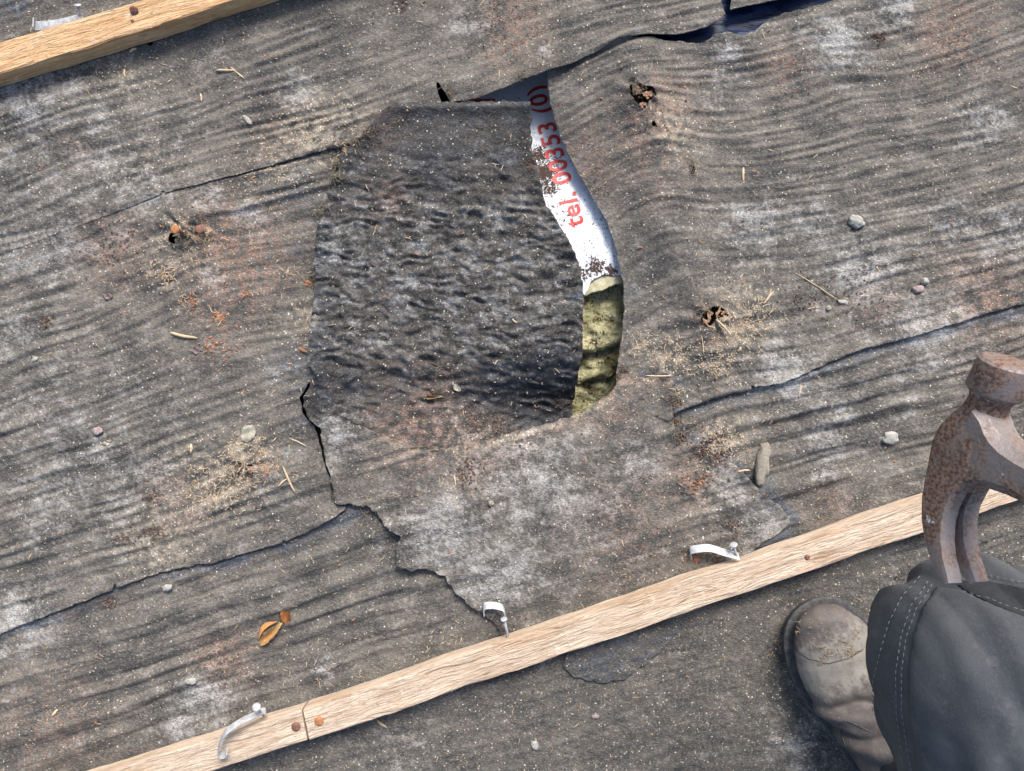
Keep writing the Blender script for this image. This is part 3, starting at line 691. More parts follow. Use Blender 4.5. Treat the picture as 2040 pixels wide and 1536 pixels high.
t = NT('mineral_wool')
n1_ = t.noise(38, 5, 0.7); n2_ = t.noise(300, 3, 0.7)
c_ = t.mix(t.rng(n1_, 0.35, 0.65), (0.24, 0.228, 0.115), (0.52, 0.485, 0.29))
c_ = t.mix(t.rng(t.noise(20, 3, 0.6), 0.55, 0.72, 0, 0.8), c_, (0.44, 0.31, 0.10))
c_ = t.mix(t.rng(t.math('ADD', t.math('MULTIPLY', n2_, 0.5), t.math('MULTIPLY', t.noise(70, 4, 0.7), 0.5)), 0.515, 0.60), c_, (0.05, 0.030, 0.018))
M['wool'] = t.done(c_, 0.95, t.bump(t.math('ADD', n1_, t.math('MULTIPLY', n2_, 0.6)), 1.0, 0.008))
t = NT('wool_facing')
M['wool_pale'] = t.done(t.mix(t.rng(t.noise(90, 4, 0.7), 0.35, 0.65), (0.34, 0.31, 0.19), (0.50, 0.46, 0.32)), 0.9, t.bump(t.noise(150, 3, 0.6), 0.6, 0.002))
def wool(poly, zf, mat, thick, label, seed):
    o = sheet('insulation_batt', poly, zf, mat, noattr, step=3.2, rag=2.5, seed=seed, thick=thick)
    return tag(o, label, 'insulation', 'insulation in the hole')
def rounded(z0, poly, r, seed, slope=(0, 0), amp=0.003):
    ring = poly + [poly[0]]
    def f(u, v):
        d = polydist(u, v, ring)
        return z0 + slope[0] * (u - 1180) + slope[1] * (v - 600) - r * np.clip(1 - d / 14, 0, 1) ** 2 + amp * fbm(u / 45, v / 36, seed, 3) + 0.0012 * perlin(u / 9, v / 8, seed + 4)
    return f
w1p = [(980,420),(1290,400),(1288,552),(1250,556),(1200,572),(1150,590),(980,590)]
wool(w1p, lambda u, v: zfilm(u, v) - 0.0025, M['wool_pale'], 0.016, 'thin pale insulation edge at the lower end of the white film', 14)
w2p = [(1020,470),(1295,470),(1290,660),(1240,684),(1200,697),(1150,706),(1020,715)]
wool(w2p, rounded(-0.052, w2p, 0.010, 21, (0, 0), 0.006), M['wool'], 0.03, 'mottled yellow mineral wool step just below the film', 15)
w3p = [(1040,640),(1270,640),(1262,720),(1225,752),(1150,765),(1040,770)]
wool(w3p, rounded(-0.074, w3p, 0.010, 25, (0, -0.00002), 0.006), M['wool'], 0.02, 'narrow greenish mineral wool layer in the middle of the hole', 16)
w4p = [(1000,690),(1320,680),(1320,980),(1000,980)]
wool(w4p, rounded(-0.090, w4p, 0.006, 29, (0, -0.00003), 0.006), M['wool'], 0.02, 'deepest dirty mineral wool layer at the bottom of the hole', 17)

# rafters under the felt
def bar(name, a, b, width, z0, z1, mat, parent=None, n=60, rough=0.0006, seed=0, wander=0.0, cut=0.0):
    """rough-sawn timber from a to b (felt-plane units); local X runs along the grain"""
    A = UV(*a); B = UV(*b); L = (B - A).length; ang = math.atan2(B.y - A.y, B.x - A.x)
    prof = []
    hw = width / 2; t_ = z1 - z0; c = 0.0012
    def line(p, q, k): return [(p[0] + (q[0] - p[0]) * i / k, p[1] + (q[1] - p[1]) * i / k) for i in range(k)]
    prof += line((-hw + c, t_), (hw - c, t_), 8) + line((hw - c, t_), (hw, t_ - c), 2) + line((hw, t_ - c), (hw, 0), 5) + line((hw, 0), (-hw, 0), 3) + line((-hw, 0), (-hw, t_ - c), 5) + line((-hw, t_ - c), (-hw + c, t_), 2)
    PR = np.array(prof); K = len(prof)
    x = np.repeat((L * np.arange(n + 1) / n)[:, None], K, 1); kk = np.repeat(np.arange(K)[None], n + 1, 0)
    yy = np.repeat(PR[None, :, 0], n + 1, 0); zz = np.repeat(PR[None, :, 1], n + 1, 0)
    wob = wander * fbm(x * 6, 0 * x + seed * 3.1, seed, 2)
    dy = rough * 1.6 * perlin(x * 22, kk * 1.7 + seed, seed + 1)
    dz = np.where(zz > 0, rough * perlin(x * 40, kk * 2.3 + seed, seed + 2), 0)
    edge = np.where(np.abs(yy) > hw * 0.85, rough * 2.2 * perlin(x * 9, np.where(yy > 0, 7.0, 2.0) + seed, seed + 5), 0)
    xx = x.copy(); xx[0] += cut * yy[0]; xx[-1] += cut * yy[-1]
    RG = np.stack([xx, yy + dy + wob + edge, zz + dz], -1)
    rings = [[tuple(q) for q in r] for r in RG]
    bm = bmesh.new(); loft(bm, rings)
    bmesh.ops.recalc_face_normals(bm, faces=bm.faces[:])
    o = bm_obj(name, bm, mat, parent)
    o.location = (A.x, A.y, z0); o.rotation_euler = (0, 0, ang)
    try: o.data.set_sharp_from_angle(angle=math.radians(28))
    except Exception: pass
    return o
for (a, b, lab) in ((RAF_L, None, 'old brown rafter under the felt left of the hole'), (RAF_R, None, 'old brown rafter under the felt right of the hole')):
    p, q = extend(a[0], a[1], 1000, 1300)
    tag(bar('rafter', p, q, 0.046, -0.098, -0.012, M['rafter'], n=40, seed=3 if a is RAF_L else 4), lab, 'rafter', 'rafters under the felt')

# battens
bu = bar('batten', LU[0], LU[1], 0.039, ZB_UP, ZB_UP + BT + 0.002, M['batten_old'], n=300, rough=0.0008, seed=5, wander=0.002)
tag(bu, 'orange-brown rough sawn batten crossing the upper left corner', 'batten', 'roof battens')
b1 = bar('batten', LL[0], LL[1], 0.041, ZB_LOW, ZB_LOW + BT, M['batten'], n=170, rough=0.0007, seed=6, wander=0.0015, cut=0.12)
tag(b1, 'short stretch of cracked batten left of the butt joint, at bottom left', 'batten', 'roof battens')
b2 = bar('batten', LR[0], LR[1], 0.041, ZB_LOW, ZB_LOW + BT, M['batten'], n=260, rough=0.0008, seed=8, wander=0.0022, cut=0.12)
tag(b2, 'long pale batten running from the butt joint up past the boot', 'batten', 'roof battens')

def child_at(o, parent):          # parent without moving (parent has loc/rot only)
    bpy.context.view_layer.update()
    o.parent = parent; o.matrix_parent_inverse = parent.matrix_world.inverted()
def nail_head(parent, px, py, z, r=0.0048, mat='rust', tilt=(0, 0), proud=0.0012):
    bm = bmesh.new(); rings = []
    for (zz, rr) in ((-0.006, r * 0.45), (proud - 0.0012, r * 0.5), (proud - 0.0010, r * 0.96), (proud, r), (proud + 0.0006, r * 0.9), (proud + 0.0009, r * 0.4)):
        rings.append([(rr * math.cos(k * math.pi / 8) * (1 + 0.06 * math.sin(k * 2.1)), rr * math.sin(k * math.pi / 8), zz) for k in range(16)])
    loft(bm, rings); o = bm_obj('nail', bm, M[mat])
    o.location = W(px, py, z); o.rotation_euler = (tilt[0], tilt[1], 0)
    child_at(o, parent); return o
zt = ZB_LOW + BT
nail_head(b1, 590, 1447, zt, 0.0062, 'rust_dark'); nail_head(b2, 636, 1436, zt, 0.0062, 'rust')
nail_head(bu, 268, 20, ZB_UP + BT + 0.002, 0.0055, 'rust_dark', (0.5, 0.2), 0.0035)
nail_head(b2, 1608, 1110, zt, 0.0036, 'rust_dark', proud=0.0006)
nail_head(bu, 264, 42, ZB_UP + BT + 0.002, 0.0022, 'rust_dark', proud=0.0005)

# loose rusty nails standing in the left tear
def bent_nail(head, foot, r, label, mat='rust'):
    root = empty('rusty_nail', foot); head = Vector(head); foot = Vector(foot)
    bm = bmesh.new(); mid = (head + foot) / 2 + Vector((0.001, 0, 0.002))
    tube(bm, [p - foot for p in (foot, mid, head)], [0.0021, 0.0022, 0.0023], 10)
    bm_obj('shank', bm, M['rust_dark'], root)
    bm = bmesh.new(); d = (head - foot).normalized()
    tube(bm, [head - foot - d * 0.0008, head - foot, head - foot + d * 0.0012, head - foot + d * 0.0018], [r * 0.8, r, r, r * 0.75], 16)
    bm_obj('nail_head', bm, M[mat], root)
    tag(root, label, 'nail', 'nails in the left tear')
za = tz(372, 470)
bent_nail(W(349, 457, za + 0.020), UV(376, 470, za - 0.012), 0.0058, 'rusty nail with bright orange head, left of the pair in the tear')
bent_nail(W(398, 457, za + 0.012), UV(412, 468, za - 0.012), 0.0056, 'rusty nail with duller head, right of the pair in the tear', 'rust_dark')

# tile clips: bent galvanised strap and its nail
def ribbon(name, pts, wid, mat, parent, th=0.0011):
    """pts: list of (Vector, width vector)"""
    bm = bmesh.new(); rings = []
    P = []
    for i in range(len(pts) - 1):                       # smooth
        for k in range(4):
            f = k / 4.0; P.append((pts[i][0].lerp(pts[i + 1][0], f), pts[i][1].lerp(pts[i + 1][1], f)))
    P.append(pts[-1])
    for _ in range(2):
        Q = P[:]
        for i in range(1, len(P) - 1): Q[i] = ((P[i - 1][0] + P[i][0] * 2 + P[i + 1][0]) / 4, P[i][1])
        P = Q
    for i, (p, w) in enumerate(P):
        tt = (P[min(i + 1, len(P) - 1)][0] - P[max(i - 1, 0)][0]).normalized()
        n = tt.cross(w).normalized() * th / 2; h = w * 0.5 * wid
        rings.append([p - h - n, p - h * 0.85 - n * 1.3, p + h * 0.85 - n * 1.3, p + h - n, p + h + n, p + h * 0.85 + n * 1.3, p - h * 0.85 + n * 1.3, p - h + n])
    loft(bm, rings); bmesh.ops.recalc_face_normals(bm, faces=bm.faces[:])
    o = bm_obj(name, bm, mat, parent)
    try: o.data.set_sharp_from_angle(angle=math.radians(40))
    except Exception: pass
    return o
def clip(label, strap, wdir, wid, head, foot, hr=0.0045):
    root = empty('tile_clip', foot); off = -Vector(foot)
    wv = Vector(wdir).normalized()
    ribbon('strap', [(p + off, wv) for p in strap], wid, M['zinc'], root)
    bm = bmesh.new(); h = Vector(head) + off; f = Vector((0, 0, 0)); d = (h - f).normalized()
    tube(bm, [f - d * 0.004, f, h], 0.0017, 10)
    n = bm_obj('nail', bm, M['zinc'], root)
    bm = bmesh.new(); tube(bm, [h - d * 0.0006, h, h + d * 0.001, h + d * 0.0014], [hr * 0.7, hr, hr, hr * 0.6], 16)
    bm_obj('nail_head', bm, M['zinc'], n)
    return tag(root, label, 'tile clip', 'tile clips along the battens')
clip('galvanised clip with a broad flat strap above the upper left batten',
     [W(66, 44, .030), W(69, 51, .024), W(78, 52, .026), W(110, 49, .026), W(140, 42, .027), W(166, 35, .027)], (0.10, 0.97, 0.08), 0.0118, W(155, 11, .036), W(163, 34, .026))
clip('galvanised clip with a square-bent hook on the flap, near the middle of the long batten',
     [W(964, 1221, .020), W(963, 1212, .021), W(967, 1206, .022), W(985, 1206, .024), W(1002, 1210, .025), W(1006, 1222, .025), W(1008, 1240, .024), W(1011, 1262, .021)], (-0.10, 0.80, -0.55), 0.0100, W(1004, 1234, .030), W(1011, 1262, .020), 0.0048)
clip('galvanised clip with a gently kinked strap beside the flap corner, upper end of the batten',
     [W(1377, 1107, .012), W(1374, 1096, .018), W(1392, 1093, .022), W(1414, 1091, .024), W(1440, 1100, .024), W(1472, 1109, .022)], (0.0, 0.80, -0.58), 0.0110, W(1461, 1086, .031), W(1467, 1107, .022), 0.0055)
clip('galvanised clip with a long thin strap hooked over the batten at bottom left',
     [W(529, 1417, .032), W(523, 1416, .034), W(505, 1426, .040), W(478, 1438, .046), W(452, 1456, .052), W(440, 1474, .052), W(436, 1490, .050), W(434, 1503, .048), W(442, 1506, .046), W(450, 1503, .046), W(452, 1497, .047)], (0.30, -0.45, 0.8), 0.0105, W(511, 1409, .054), W(524, 1424, .026), 0.0058)

# ------------------------------------------------------------------ loose things lying on the felt
def leaf(label, cx, cy, L, wd, ang, mat, curl=0.4, seed=1, fold=0.0, stem=0.25, stemmat=None):
    root = empty('dead_leaf', UV(cx, cy, tz(cx, cy)))
    r = random.Random(seed); nu, nv = 14, 8
    bm = bmesh.new(); G = []
    for i in range(nu + 1):
        s = i / nu; half = wd * (math.sin(math.pi * s ** 0.85) ** 0.8 + 0.03) * (1 + 0.12 * r.uniform(-1, 1)); row = []
        for j in range(nv + 1):
            q = j / nv * 2 - 1
            y = half * q; z = 0.0015 + curl * abs(y) ** 1.0 * 0.8 + 0.0012 * math.sin(s * 9 + q * 3) + 0.2 * L * (s - 0.5) ** 2 * curl
            if fold: y, z = y * math.cos(fold * q), z + abs(half * math.sin(fold * q))
            row.append(bm.verts.new((L * (s - 0.5), y, z)))
        G.append(row)
    for i in range(nu):
        for j in range(nv): bm.faces.new((G[i][j], G[i + 1][j], G[i + 1][j + 1], G[i][j + 1]))
    bmesh.ops.solidify(bm, geom=bm.faces[:], thickness=0.0004)
    b = bm_obj('blade', bm, mat, root)
    if stem:
        bm = bmesh.new(); tube(bm, [(-L * .5, 0, 0.003), (-L * (.5 + stem * .5), 0.001, 0.003), (-L * (.5 + stem), 0.003, 0.0015)], [0.0006, 0.0005, 0.0004], 6)
        bm_obj('stalk', bm, stemmat or mat, root)
    root.rotation_euler = (0, 0, ang)
    return tag(root, label, 'leaf', 'dead leaves on the felt')
leaf('pale bleached leaf lying above the lower left nail hole', 500, 862, 0.027, 0.011, math.radians(60), M['paleleaf'], 0.12, 3, stem=0.35, stemmat=M['needle'])
lf = leaf('curled golden-brown leaf on the felt above the left batten joint', 540, 1262, 0.046, 0.0085, math.radians(44), M['goldleaf'], 0.5, 5, fold=0.85, stem=0)
bmx = bmesh.new()
G = []
for i in range(9):
    s = i / 8; w = 0.0065 * math.sin(math.pi * min(1, s * 0.93 + .05)); y0 = 0.006 + 0.004 * math.sin(math.pi * s)
    G.append([bmx.verts.new((0.034 * (s - 0.5), y0 + w * k / 2, 0.0045 - 0.0015 * k)) for k in range(3)])
for i in range(8):
    for k in range(2): bmx.faces.new((G[i][k], G[i + 1][k], G[i + 1][k + 1], G[i][k + 1]))
bm_obj('upper_edge', bmx, M['brownleaf'], lf)
leaf('small upright reddish leaf piece touching the tip of the golden leaf', 569, 1226, 0.026, 0.0075, math.radians(98), M['brownleaf'], 0.5, 8, fold=0.35, stem=0.0)
leaf('narrow rolled tan leaf at the foot of the dark flap', 859, 791, 0.033, 0.0042, math.radians(4), M['tanleaf'], 0.8, 9, fold=0.9, stem=0.0)
leaf('small pale torn leaf just above the rolled tan leaf', 910, 773, 0.014, 0.0042, math.radians(-38), M['paleleaf'], 0.4, 10, stem=0.15)
leaf('tiny pale leaf on the left felt beside a pink chip', 218, 881, 0.012, 0.004, math.radians(15), M['paleleaf'], 0.3, 12, stem=0.2)
leaf('grey-pink leaf scrap on the left felt, mid height', 216, 590, 0.015, 0.005, math.radians(170), M['pinkstone'], 0.3, 13, stem=0)
leaf('grey-brown leaf scrap below the long pale splinter', 395, 699, 0.014, 0.005, math.radians(190), M['pinkstone'], 0.3, 14, stem=0.2)

def pebble(label, cx, cy, a, b, c, ang, mat, seed, name='pebble', cat='pebble', lumps=0.25):
    bm = bmesh.new(); bmesh.ops.create_icosphere(bm, subdivisions=3, radius=1.0)
    for v_ in bm.verts:
        p = v_.co.copy()
        k = 1 + lumps * float(perlin(np.array([p.x * 1.6 + seed]), np.array([p.y * 1.6 + p.z * 1.1]), seed)[0]) + lumps * 0.5 * float(perlin(np.array([p.x * 4 + p.z * 2]), np.array([p.y * 4 + seed]), seed + 2)[0])
        q = Vector([math.copysign(abs(t_) ** 0.8, t_) for t_ in p]) * k
        v_.co = (q.x * a, q.y * b, q.z * c)
    o = bm_obj(name, bm, mat)
    o.location = UV(cx, cy, tz(cx, cy) + c * 0.6); o.rotation_euler = (0, 0, ang)
    return tag(o, label, cat, 'stones and mortar bits on the felt')
pebble('pale lumpy stone on the right-hand felt', 1703, 442, 0.011, 0.0075, 0.006, -0.5, M['stone'], 1)
pebble('squarish grey stone chip on the felt left of the hammer', 1773, 872, 0.0105, 0.0085, 0.004, 0.1, M['stone'], 2)
pebble('long crumbling stick of old mortar beside the flap corner', 1516, 921, 0.028, 0.0085, 0.0085, math.radians(80), M['mortar'], 3, 'mortar_stick', 'mortar', 0.30)
pebble('white pebble in the lichen patch near the bottom left', 384, 1354, 0.0075, 0.0045, 0.0035, 0.1, M['stone'], 4)
pebble('small grey pebble just below the lower left felt edge', 338, 1168, 0.0065, 0.0045, 0.0035, 0.2, M['stone'], 5)
pebble('thin pale stone flake near the upper edge, left of centre', 496, 242, 0.008, 0.003, 0.002, -0.8, M['stone'], 6)
pebble('round pink chip on the left felt', 201, 858, 0.006, 0.0055, 0.003, 0.4, M['pinkstone'], 7)
pebble('small white stone right of the right-hand nail tear, upper of two', 1678, 602, 0.006, 0.0035, 0.003, -0.1, M['stone'], 8)
pebble('small white stone right of the right-hand nail tear, lower of two', 1650, 614, 0.0035, 0.003, 0.003, 0.3, M['stone'], 9)
pebble('grey stone half buried in dark dirt near the right edge', 1826, 577, 0.008, 0.005, 0.005, 0.2, M['pinkstone'], 10)
pebble('pale round stone near the right edge above the long felt edge', 1838, 561, 0.005, 0.0045, 0.004, 0, M['stone'], 11)
pebble('pale grey chip on the left felt, far left', 77, 716, 0.0045, 0.003, 0.003, 0.7, M['stone'], 12)
pebble('tiny tan grit stone on the middle of the folded flap', 979, 999, 0.004, 0.0035, 0.003, 0.3, M['mortar'], 13)
pebble('small grey stone below the batten, centre bottom', 1065, 1482, 0.005, 0.006, 0.003, 0.2, M['stone'], 14)
pebble('grey pinkish chip below the batten right of the grey stone', 1186, 1427, 0.005, 0.0025, 0.002, 0.1, M['pinkstone'], 15)

def stick(bm, u0, v0, u1, v1, w, lift=0.001, flat=0.45):
    z0, z1 = topz([u0, u1], [v0, v1]); zm = max(z0, z1)
    a = UV(u0, v0, max(z0, zm - 0.004) + lift); b = UV(u1, v1, max(z1, zm - 0.004) + lift)
    t_ = (b - a); s = Vector((-t_.y, t_.x, 0)).normalized() * w / 2; n = Vector((0, 0, 1)) * w * flat
    rings = []
    for f, k in ((0, .25), (.15, .9), (.5, 1), (.85, .75), (1, .15)):
        p = a.lerp(b, f) + s * 0.4 * math.sin(f * 5 + u0)
        rings.append([p - s * k, p - s * k * .5 + n * k, p + s * k * .5 + n * k, p + s * k])
    loft(bm, rings)
def splinter(label, u0, v0, u1, v1, wpx, mat='splinter', group=None):
    bm = bmesh.new(); stick(bm, u0, v0, u1, v1, wpx / S)
    bmesh.ops.recalc_face_normals(bm, faces=bm.faces[:])
    c = UV((u0 + u1) / 2, (v0 + v1) / 2, tz((u0 + u1) / 2, (v0 + v1) / 2))
    bmesh.ops.translate(bm, verts=bm.verts[:], vec=-c)
    o = bm_obj('wood_splinter', bm, M[mat]); o.location = c
    return tag(o, label, 'splinter', 'wood splinters on the felt')
splinter('flat splinter of the crossed pair on the upper left felt', 434, 145, 470, 143, 5)
splinter('slanting splinter of the crossed pair on the upper left felt', 462, 136, 490, 161, 4)
splinter('short upright splinter below the upper left batten', 253, 143, 257, 160, 5)
splinter('upright splinter on the upper left felt, below the crossed pair', 402, 189, 407, 206, 4.5)
splinter('long pale flat splinter below the rusty stain', 342, 663, 400, 676, 7)
splinter('long upright splinter right of the lower left nail hole', 567, 928, 592, 982, 5)
splinter('slanting splinter above the long upright one, near the crack', 577, 872, 612, 890, 3)
splinter('short stubby splinter on the left felt above the nail hole', 383, 884, 384, 903, 7)
splinter('splinter leaning across the foot of the long upright one', 558, 967, 576, 951, 4)
splinter('upright spindle splinter right of the upper tears', 1480, 335, 1477, 365, 6)
splinter('slanting grey stick above and right of the right nail tear', 1518, 606, 1540, 581, 5)
splinter('thin stem lying across the right felt', 1583, 543, 1680, 605, 2.6, 'needle')
splinter('pale splinter sticking out of the right nail tear', 1413, 640, 1446, 673, 5)
splinter('thin stalk hanging below the right nail tear', 1387, 655, 1395, 710, 2.5, 'needle')
splinter('orange splinter on the felt below the right nail tear', 1470, 692, 1464, 702, 5)
splinter('upright orange splinter on the blue strip below the right felt edge', 1596, 765, 1593, 792, 4)
splinter('pale splinter lying along the right felt above the lichen edge', 1608, 616, 1632, 611, 3)
splinter('orange splinter near the top left, below the batten', 263, 108, 277, 100, 6)
splinter('splinter at the felt edge in the left crack', 594, 692, 612, 704, 7, 'orange_bark')
splinter('dark thin stick on the dark flap, upper part', 737, 522, 752, 534, 2.2, 'bark')
splinter('thin stick on the dark flap, lower part', 846, 718, 888, 735, 2.2, 'bark')
splinter('short stick on the right of the dark flap', 985, 727, 992, 717, 2.6)
splinter('bright splinter on the right of the dark flap', 1020, 637, 1030, 645, 4)
splinter('upright curved splinter on the folded flap', 905, 946, 910, 966, 3.2)
splinter('splinter stub under the batten at bottom centre', 751, 1434, 770, 1450, 6)
splinter('pale flat splinter on the felt at lower left corner', 104, 1424, 117, 1414, 7)
splinter('light splinter along the top of the flap corner', 1285, 748, 1338, 750, 4)
splinter('dry twig lying left of the mortar stick', 1463, 936, 1489, 934, 4)

# uncountable litter
def litter(name, mat, label, cat, gen):
    bm = bmesh.new(); gen(bm)
    bmesh.ops.recalc_face_normals(bm, faces=bm.faces[:])
    o = bm_obj(name, bm, mat, smooth=False); o['kind'] = 'stuff'; o['label'] = label
    return o
R = random.Random(11)
def scatter_pts(clusters, n_bg):
    P = []
    for (u, v, r, n) in clusters:
        for _ in range(n): P.append((R.gauss(u, r), R.gauss(v, r * 0.8)))
    for _ in range(n_bg): P.append((R.uniform(-40, 2080), R.uniform(-40, 1570)))
    ok = []
    pu = np.array([p[0] for p in P]); pv = np.array([p[1] for p in P]); z = topz(pu, pv)
    bat = np.minimum(np.minimum(segdist(pu, pv, *LR), segdist(pu, pv, *LL)), segdist(pu, pv, *LU))
    return [(a, b, c) for a, b, c, d in zip(pu, pv, z, bat) if d > 34 and c > -0.05]
def chips(bm, pts, lmin, lmax, wmin, wmax, hk=0.5):
    for (u, v, z) in pts:
        L = R.uniform(lmin, lmax) / S; w = R.uniform(wmin, wmax) / S; a = R.uniform(0, math.pi)
        d = Vector((math.cos(a), math.sin(a), R.uniform(-.15, .15))) * L / 2; s = Vector((-math.sin(a), math.cos(a), 0)) * w / 2
        p = UV(u, v, z + 0.0006); n = Vector((0, 0, w * hk + 0.0004))
        k = R.uniform(0.2, 0.9); bend = s * R.uniform(-1.5, 1.5)
        q = [bm.verts.new(x) for x in (p - d - s * k, p - d + s, p + s * 1.1 + bend + n, p + d + s * k, p + d - s * .7, p - s * 0.9 + bend + n)]
        bm.faces.new((q[0], q[5], q[2], q[1])); bm.faces.new((q[5], q[4], q[3], q[2]))
NEED = [(325,545,16,40),(335,560,10,20),(400,985,26,60),(460,945,30,50),(500,940,26,40),(545,930,20,25),(390,480,22,45),(420,480,14,25),(1480,650,26,30),(1440,665,18,24),(1420,655,12,25),(1500,620,30,40),(1340,700,26,18),(1400,722,26,18),(1440,880,30,18),(1290,690,24,30),
 (440,635,8,14),(575,540,8,12),(370,600,14,16),(1200,1170,40,14),(900,1280,30,20),(700,1350,40,24),(620,640,14,14),(690,300,14,26),(1350,780,10,16),(500,890,30,30)]
litter('dry_needles', M['needle'], 'scattered dry needles and sawdust fibres on the felt', 'litter', lambda bm: chips(bm, scatter_pts(NEED, 380), 5, 16, 0.8, 1.7))
litter('sawdust', M['splinter'], 'pale sawdust flecks sprinkled over the felt', 'litter', lambda bm: chips(bm, scatter_pts([(620,270,60,180),(540,345,50,120),(1335,705,32,160),(1425,728,26,140),(450,970,40,200),(1480,645,40,160),(1440,880,34,160),(260,110,50,100),(500,900,30,100),(350,500,40,100)], 1500), 2.0, 5.0, 1.0, 2.0))
litter('bark_crumbs', M['bark'], 'dark red-brown bark and moss crumbs in small heaps', 'litter', lambda bm: chips(bm, scatter_pts([(800,10,10,30),(1750,80,7,40),(95,645,9,40),(255,1065,12,50),(312,1060,12,50),(222,1200,10,40),(940,935,16,70),(925,955,10,30),(230,500,40,50),(250,470,30,30),(1000,850,22,70),(940,838,14,50),(1430,1110,12,50),(1450,1050,14,40),(1380,960,18,50),(1620,600,26,60),(1700,580,30,60),(450,1320,26,80),(1340,800,7,50),(1346,840,7,50),(1356,872,8,50),(1395,895,12,50),(1430,915,12,40),(740,285,14,40),(960,20,30,14),(1020,60,50,30),(310,985,12,40),(1265,200,14,20),(1060,330,14,60),(1130,805,12,40),(1415,880,24,60),(620,560,6,20),(1235,740,10,50)], 420), 2, 6, 1.2, 3.2, 0.8))
litter('orange_bark', M['orange_bark'], 'orange bark shreds scattered on the felt', 'litter', lambda bm: chips(bm, scatter_pts([(445,632,7,20),(390,605,9,12),(495,585,6,8),(455,680,16,8),(420,690,10,8),(610,565,5,10),(440,700,14,10),(1395,960,16,14),(1380,1110,10,14),(540,930,14,14)], 110), 4, 11, 1.6, 3.6, 0.6))
# fluffy felt shreds hanging in the tear at the corner of the dark flap
def shreds(bm, clusters, n, L):
    for (u, v, r) in clusters:
        for _ in range(n):
            a, b = R.gauss(u, r), R.gauss(v, r); z = tz(a, b) + 0.001
            th = R.uniform(0, 6.28); k = R.uniform(.4, 1) * L / S
            p = UV(a, b, z); q = p + Vector((math.cos(th) * k * .5, math.sin(th) * k * .5, R.uniform(.001, .004))); w = p + Vector((math.cos(th + .8) * k, math.sin(th + .8) * k, R.uniform(0, .003)))
            tube(bm, [p, q, w], [0.0005, 0.0005, 0.0002], 4)
t = NT('felt_shreds'); M['shred'] = t.done((0.16, 0.135, 0.095), 0.95); t = NT('dry_grass'); M['shred_pale'] = t.done(t.mix(t.noise(90, 3, 0.6), (0.14, 0.095, 0.055), (0.36, 0.27, 0.17)), 0.9)
litter('felt_shreds', M['shred'], 'frayed felt fibres along the torn edges', 'litter', lambda bm: shreds(bm, [(715,285,7),(735,275,6),(700,295,6),(672,330,5),(680,360,5),(655,412,6),(900,190,5),(1035,160,5),(1345,790,8),(1345,860,8),(1385,630,7),(370,480,7),(395,470,9),(1370,335,8),(1255,190,6),(640,420,8),(730,1005,7)], 16, 22))
# brown wood fragments in the ragged nail tears
def frag(bm):
    for (u, v) in ((1268,200),(1280,206),(1290,200),(1262,192),(1275,218),(1270,226),(1405,628),(1398,642),(1420,624),(1433,628),(385,470),(395,478),(405,474),(415,484),(390,490),(508,930),(510,938)):
        zz = tz(u, v) - 0.002
        for _ in range(4):
            a = R.uniform(0, 3.14); L = R.uniform(6, 16) / S; w = R.uniform(3, 7) / S
            p = UV(u + R.uniform(-5, 5), v + R.uniform(-5, 5), zz + R.uniform(-.004, .002)); d = Vector((math.cos(a), math.sin(a), R.uniform(-.3, .3))) * L / 2; s = Vector((-math.sin(a), math.cos(a), R.uniform(-.3, .3))) * w / 2
            q = [bm.verts.new(x) for x in (p - d - s, p + d - s * .4, p + d * .8 + s * .6, p - d * .7 + s)]
            bm.faces.new(q)
litter('tear_fragments', plain('torn_felt_backing', (0.14, 0.075, 0.045), (0.32, 0.20, 0.13), 200, 0.9), 'brown torn fibre fragments in the nail tears', 'litter', frag)

# ------------------------------------------------------------------ hammer
t = NT('worn_rusty_steel')
n1_ = t.noise(26, 5, 0.7); n2_ = t.noise(95, 5, 0.75); n3_ = t.noise(500, 2, 0.6)
rs = t.rng(t.math('ADD', t.math('ADD', t.math('MULTIPLY', n1_, 0.55), t.math('MULTIPLY', n2_, 0.45)), t.math('MULTIPLY', t.attr('rust'), 0.3)), 0.46, 0.68)
c_ = t.mix(rs, t.mix(n2_, (0.15, 0.128, 0.120), (0.29, 0.26, 0.25)), t.mix(t.rng(n3_, 0.35, 0.65), (0.075, 0.045, 0.034), (0.215, 0.135, 0.098)))
c_ = t.mix(t.rng(t.noise(70, 4, 0.75), 0.66, 0.73), c_, (0.62, 0.60, 0.58))
M['steel'] = t.done(c_, t.rng(rs, 0, 1, 0.5, 0.75), t.bump(t.math('ADD', n2_, n3_), 0.35, 0.0008), t.rng(rs, 0, 1, 0.35, 0.05))
M['rubber'] = plain('blue_grip', (0.012, 0.02, 0.05), (0.03, 0.045, 0.09), 150, 0.6)
ha = Vector((0.15, 0.90, 0.41)).normalized(); hh = Vector((0.236, -0.435, 0.869)); hh = (hh - ha * hh.dot(ha)).normalized(); hl = ha.cross(hh)
eye = W(1938, 872, 0.600)
ham = empty('claw_hammer', eye)
def HV(a, h, l): return ha * a + hh * h + hl * l
def sect(a, h, ta, th_, hw, hlw, e=2.0, n=28, lo=0.0):
    """section at (a,h), in-plane normal direction (ta,th_), half sizes in-plane hw and lateral hlw, superellipse exponent e"""
    r = []
    for k in range(n):
        x = 2 * math.pi * k / n; cx, sx = math.cos(x), math.sin(x)
        px = math.copysign(abs(cx) ** (2 / e), cx) * hw; pl = math.copysign(abs(sx) ** (2 / e), sx) * hlw + lo
        r.append(HV(a + ta * px, h + th_ * px, pl))
    return r
def set_rust(o, f):
    me = o.data; at = me.attributes.new('rust', 'FLOAT', 'POINT')
    at.data.foreach_set('value', np.array([f(v_.co) for v_ in me.vertices], np.float32))
bm = bmesh.new()
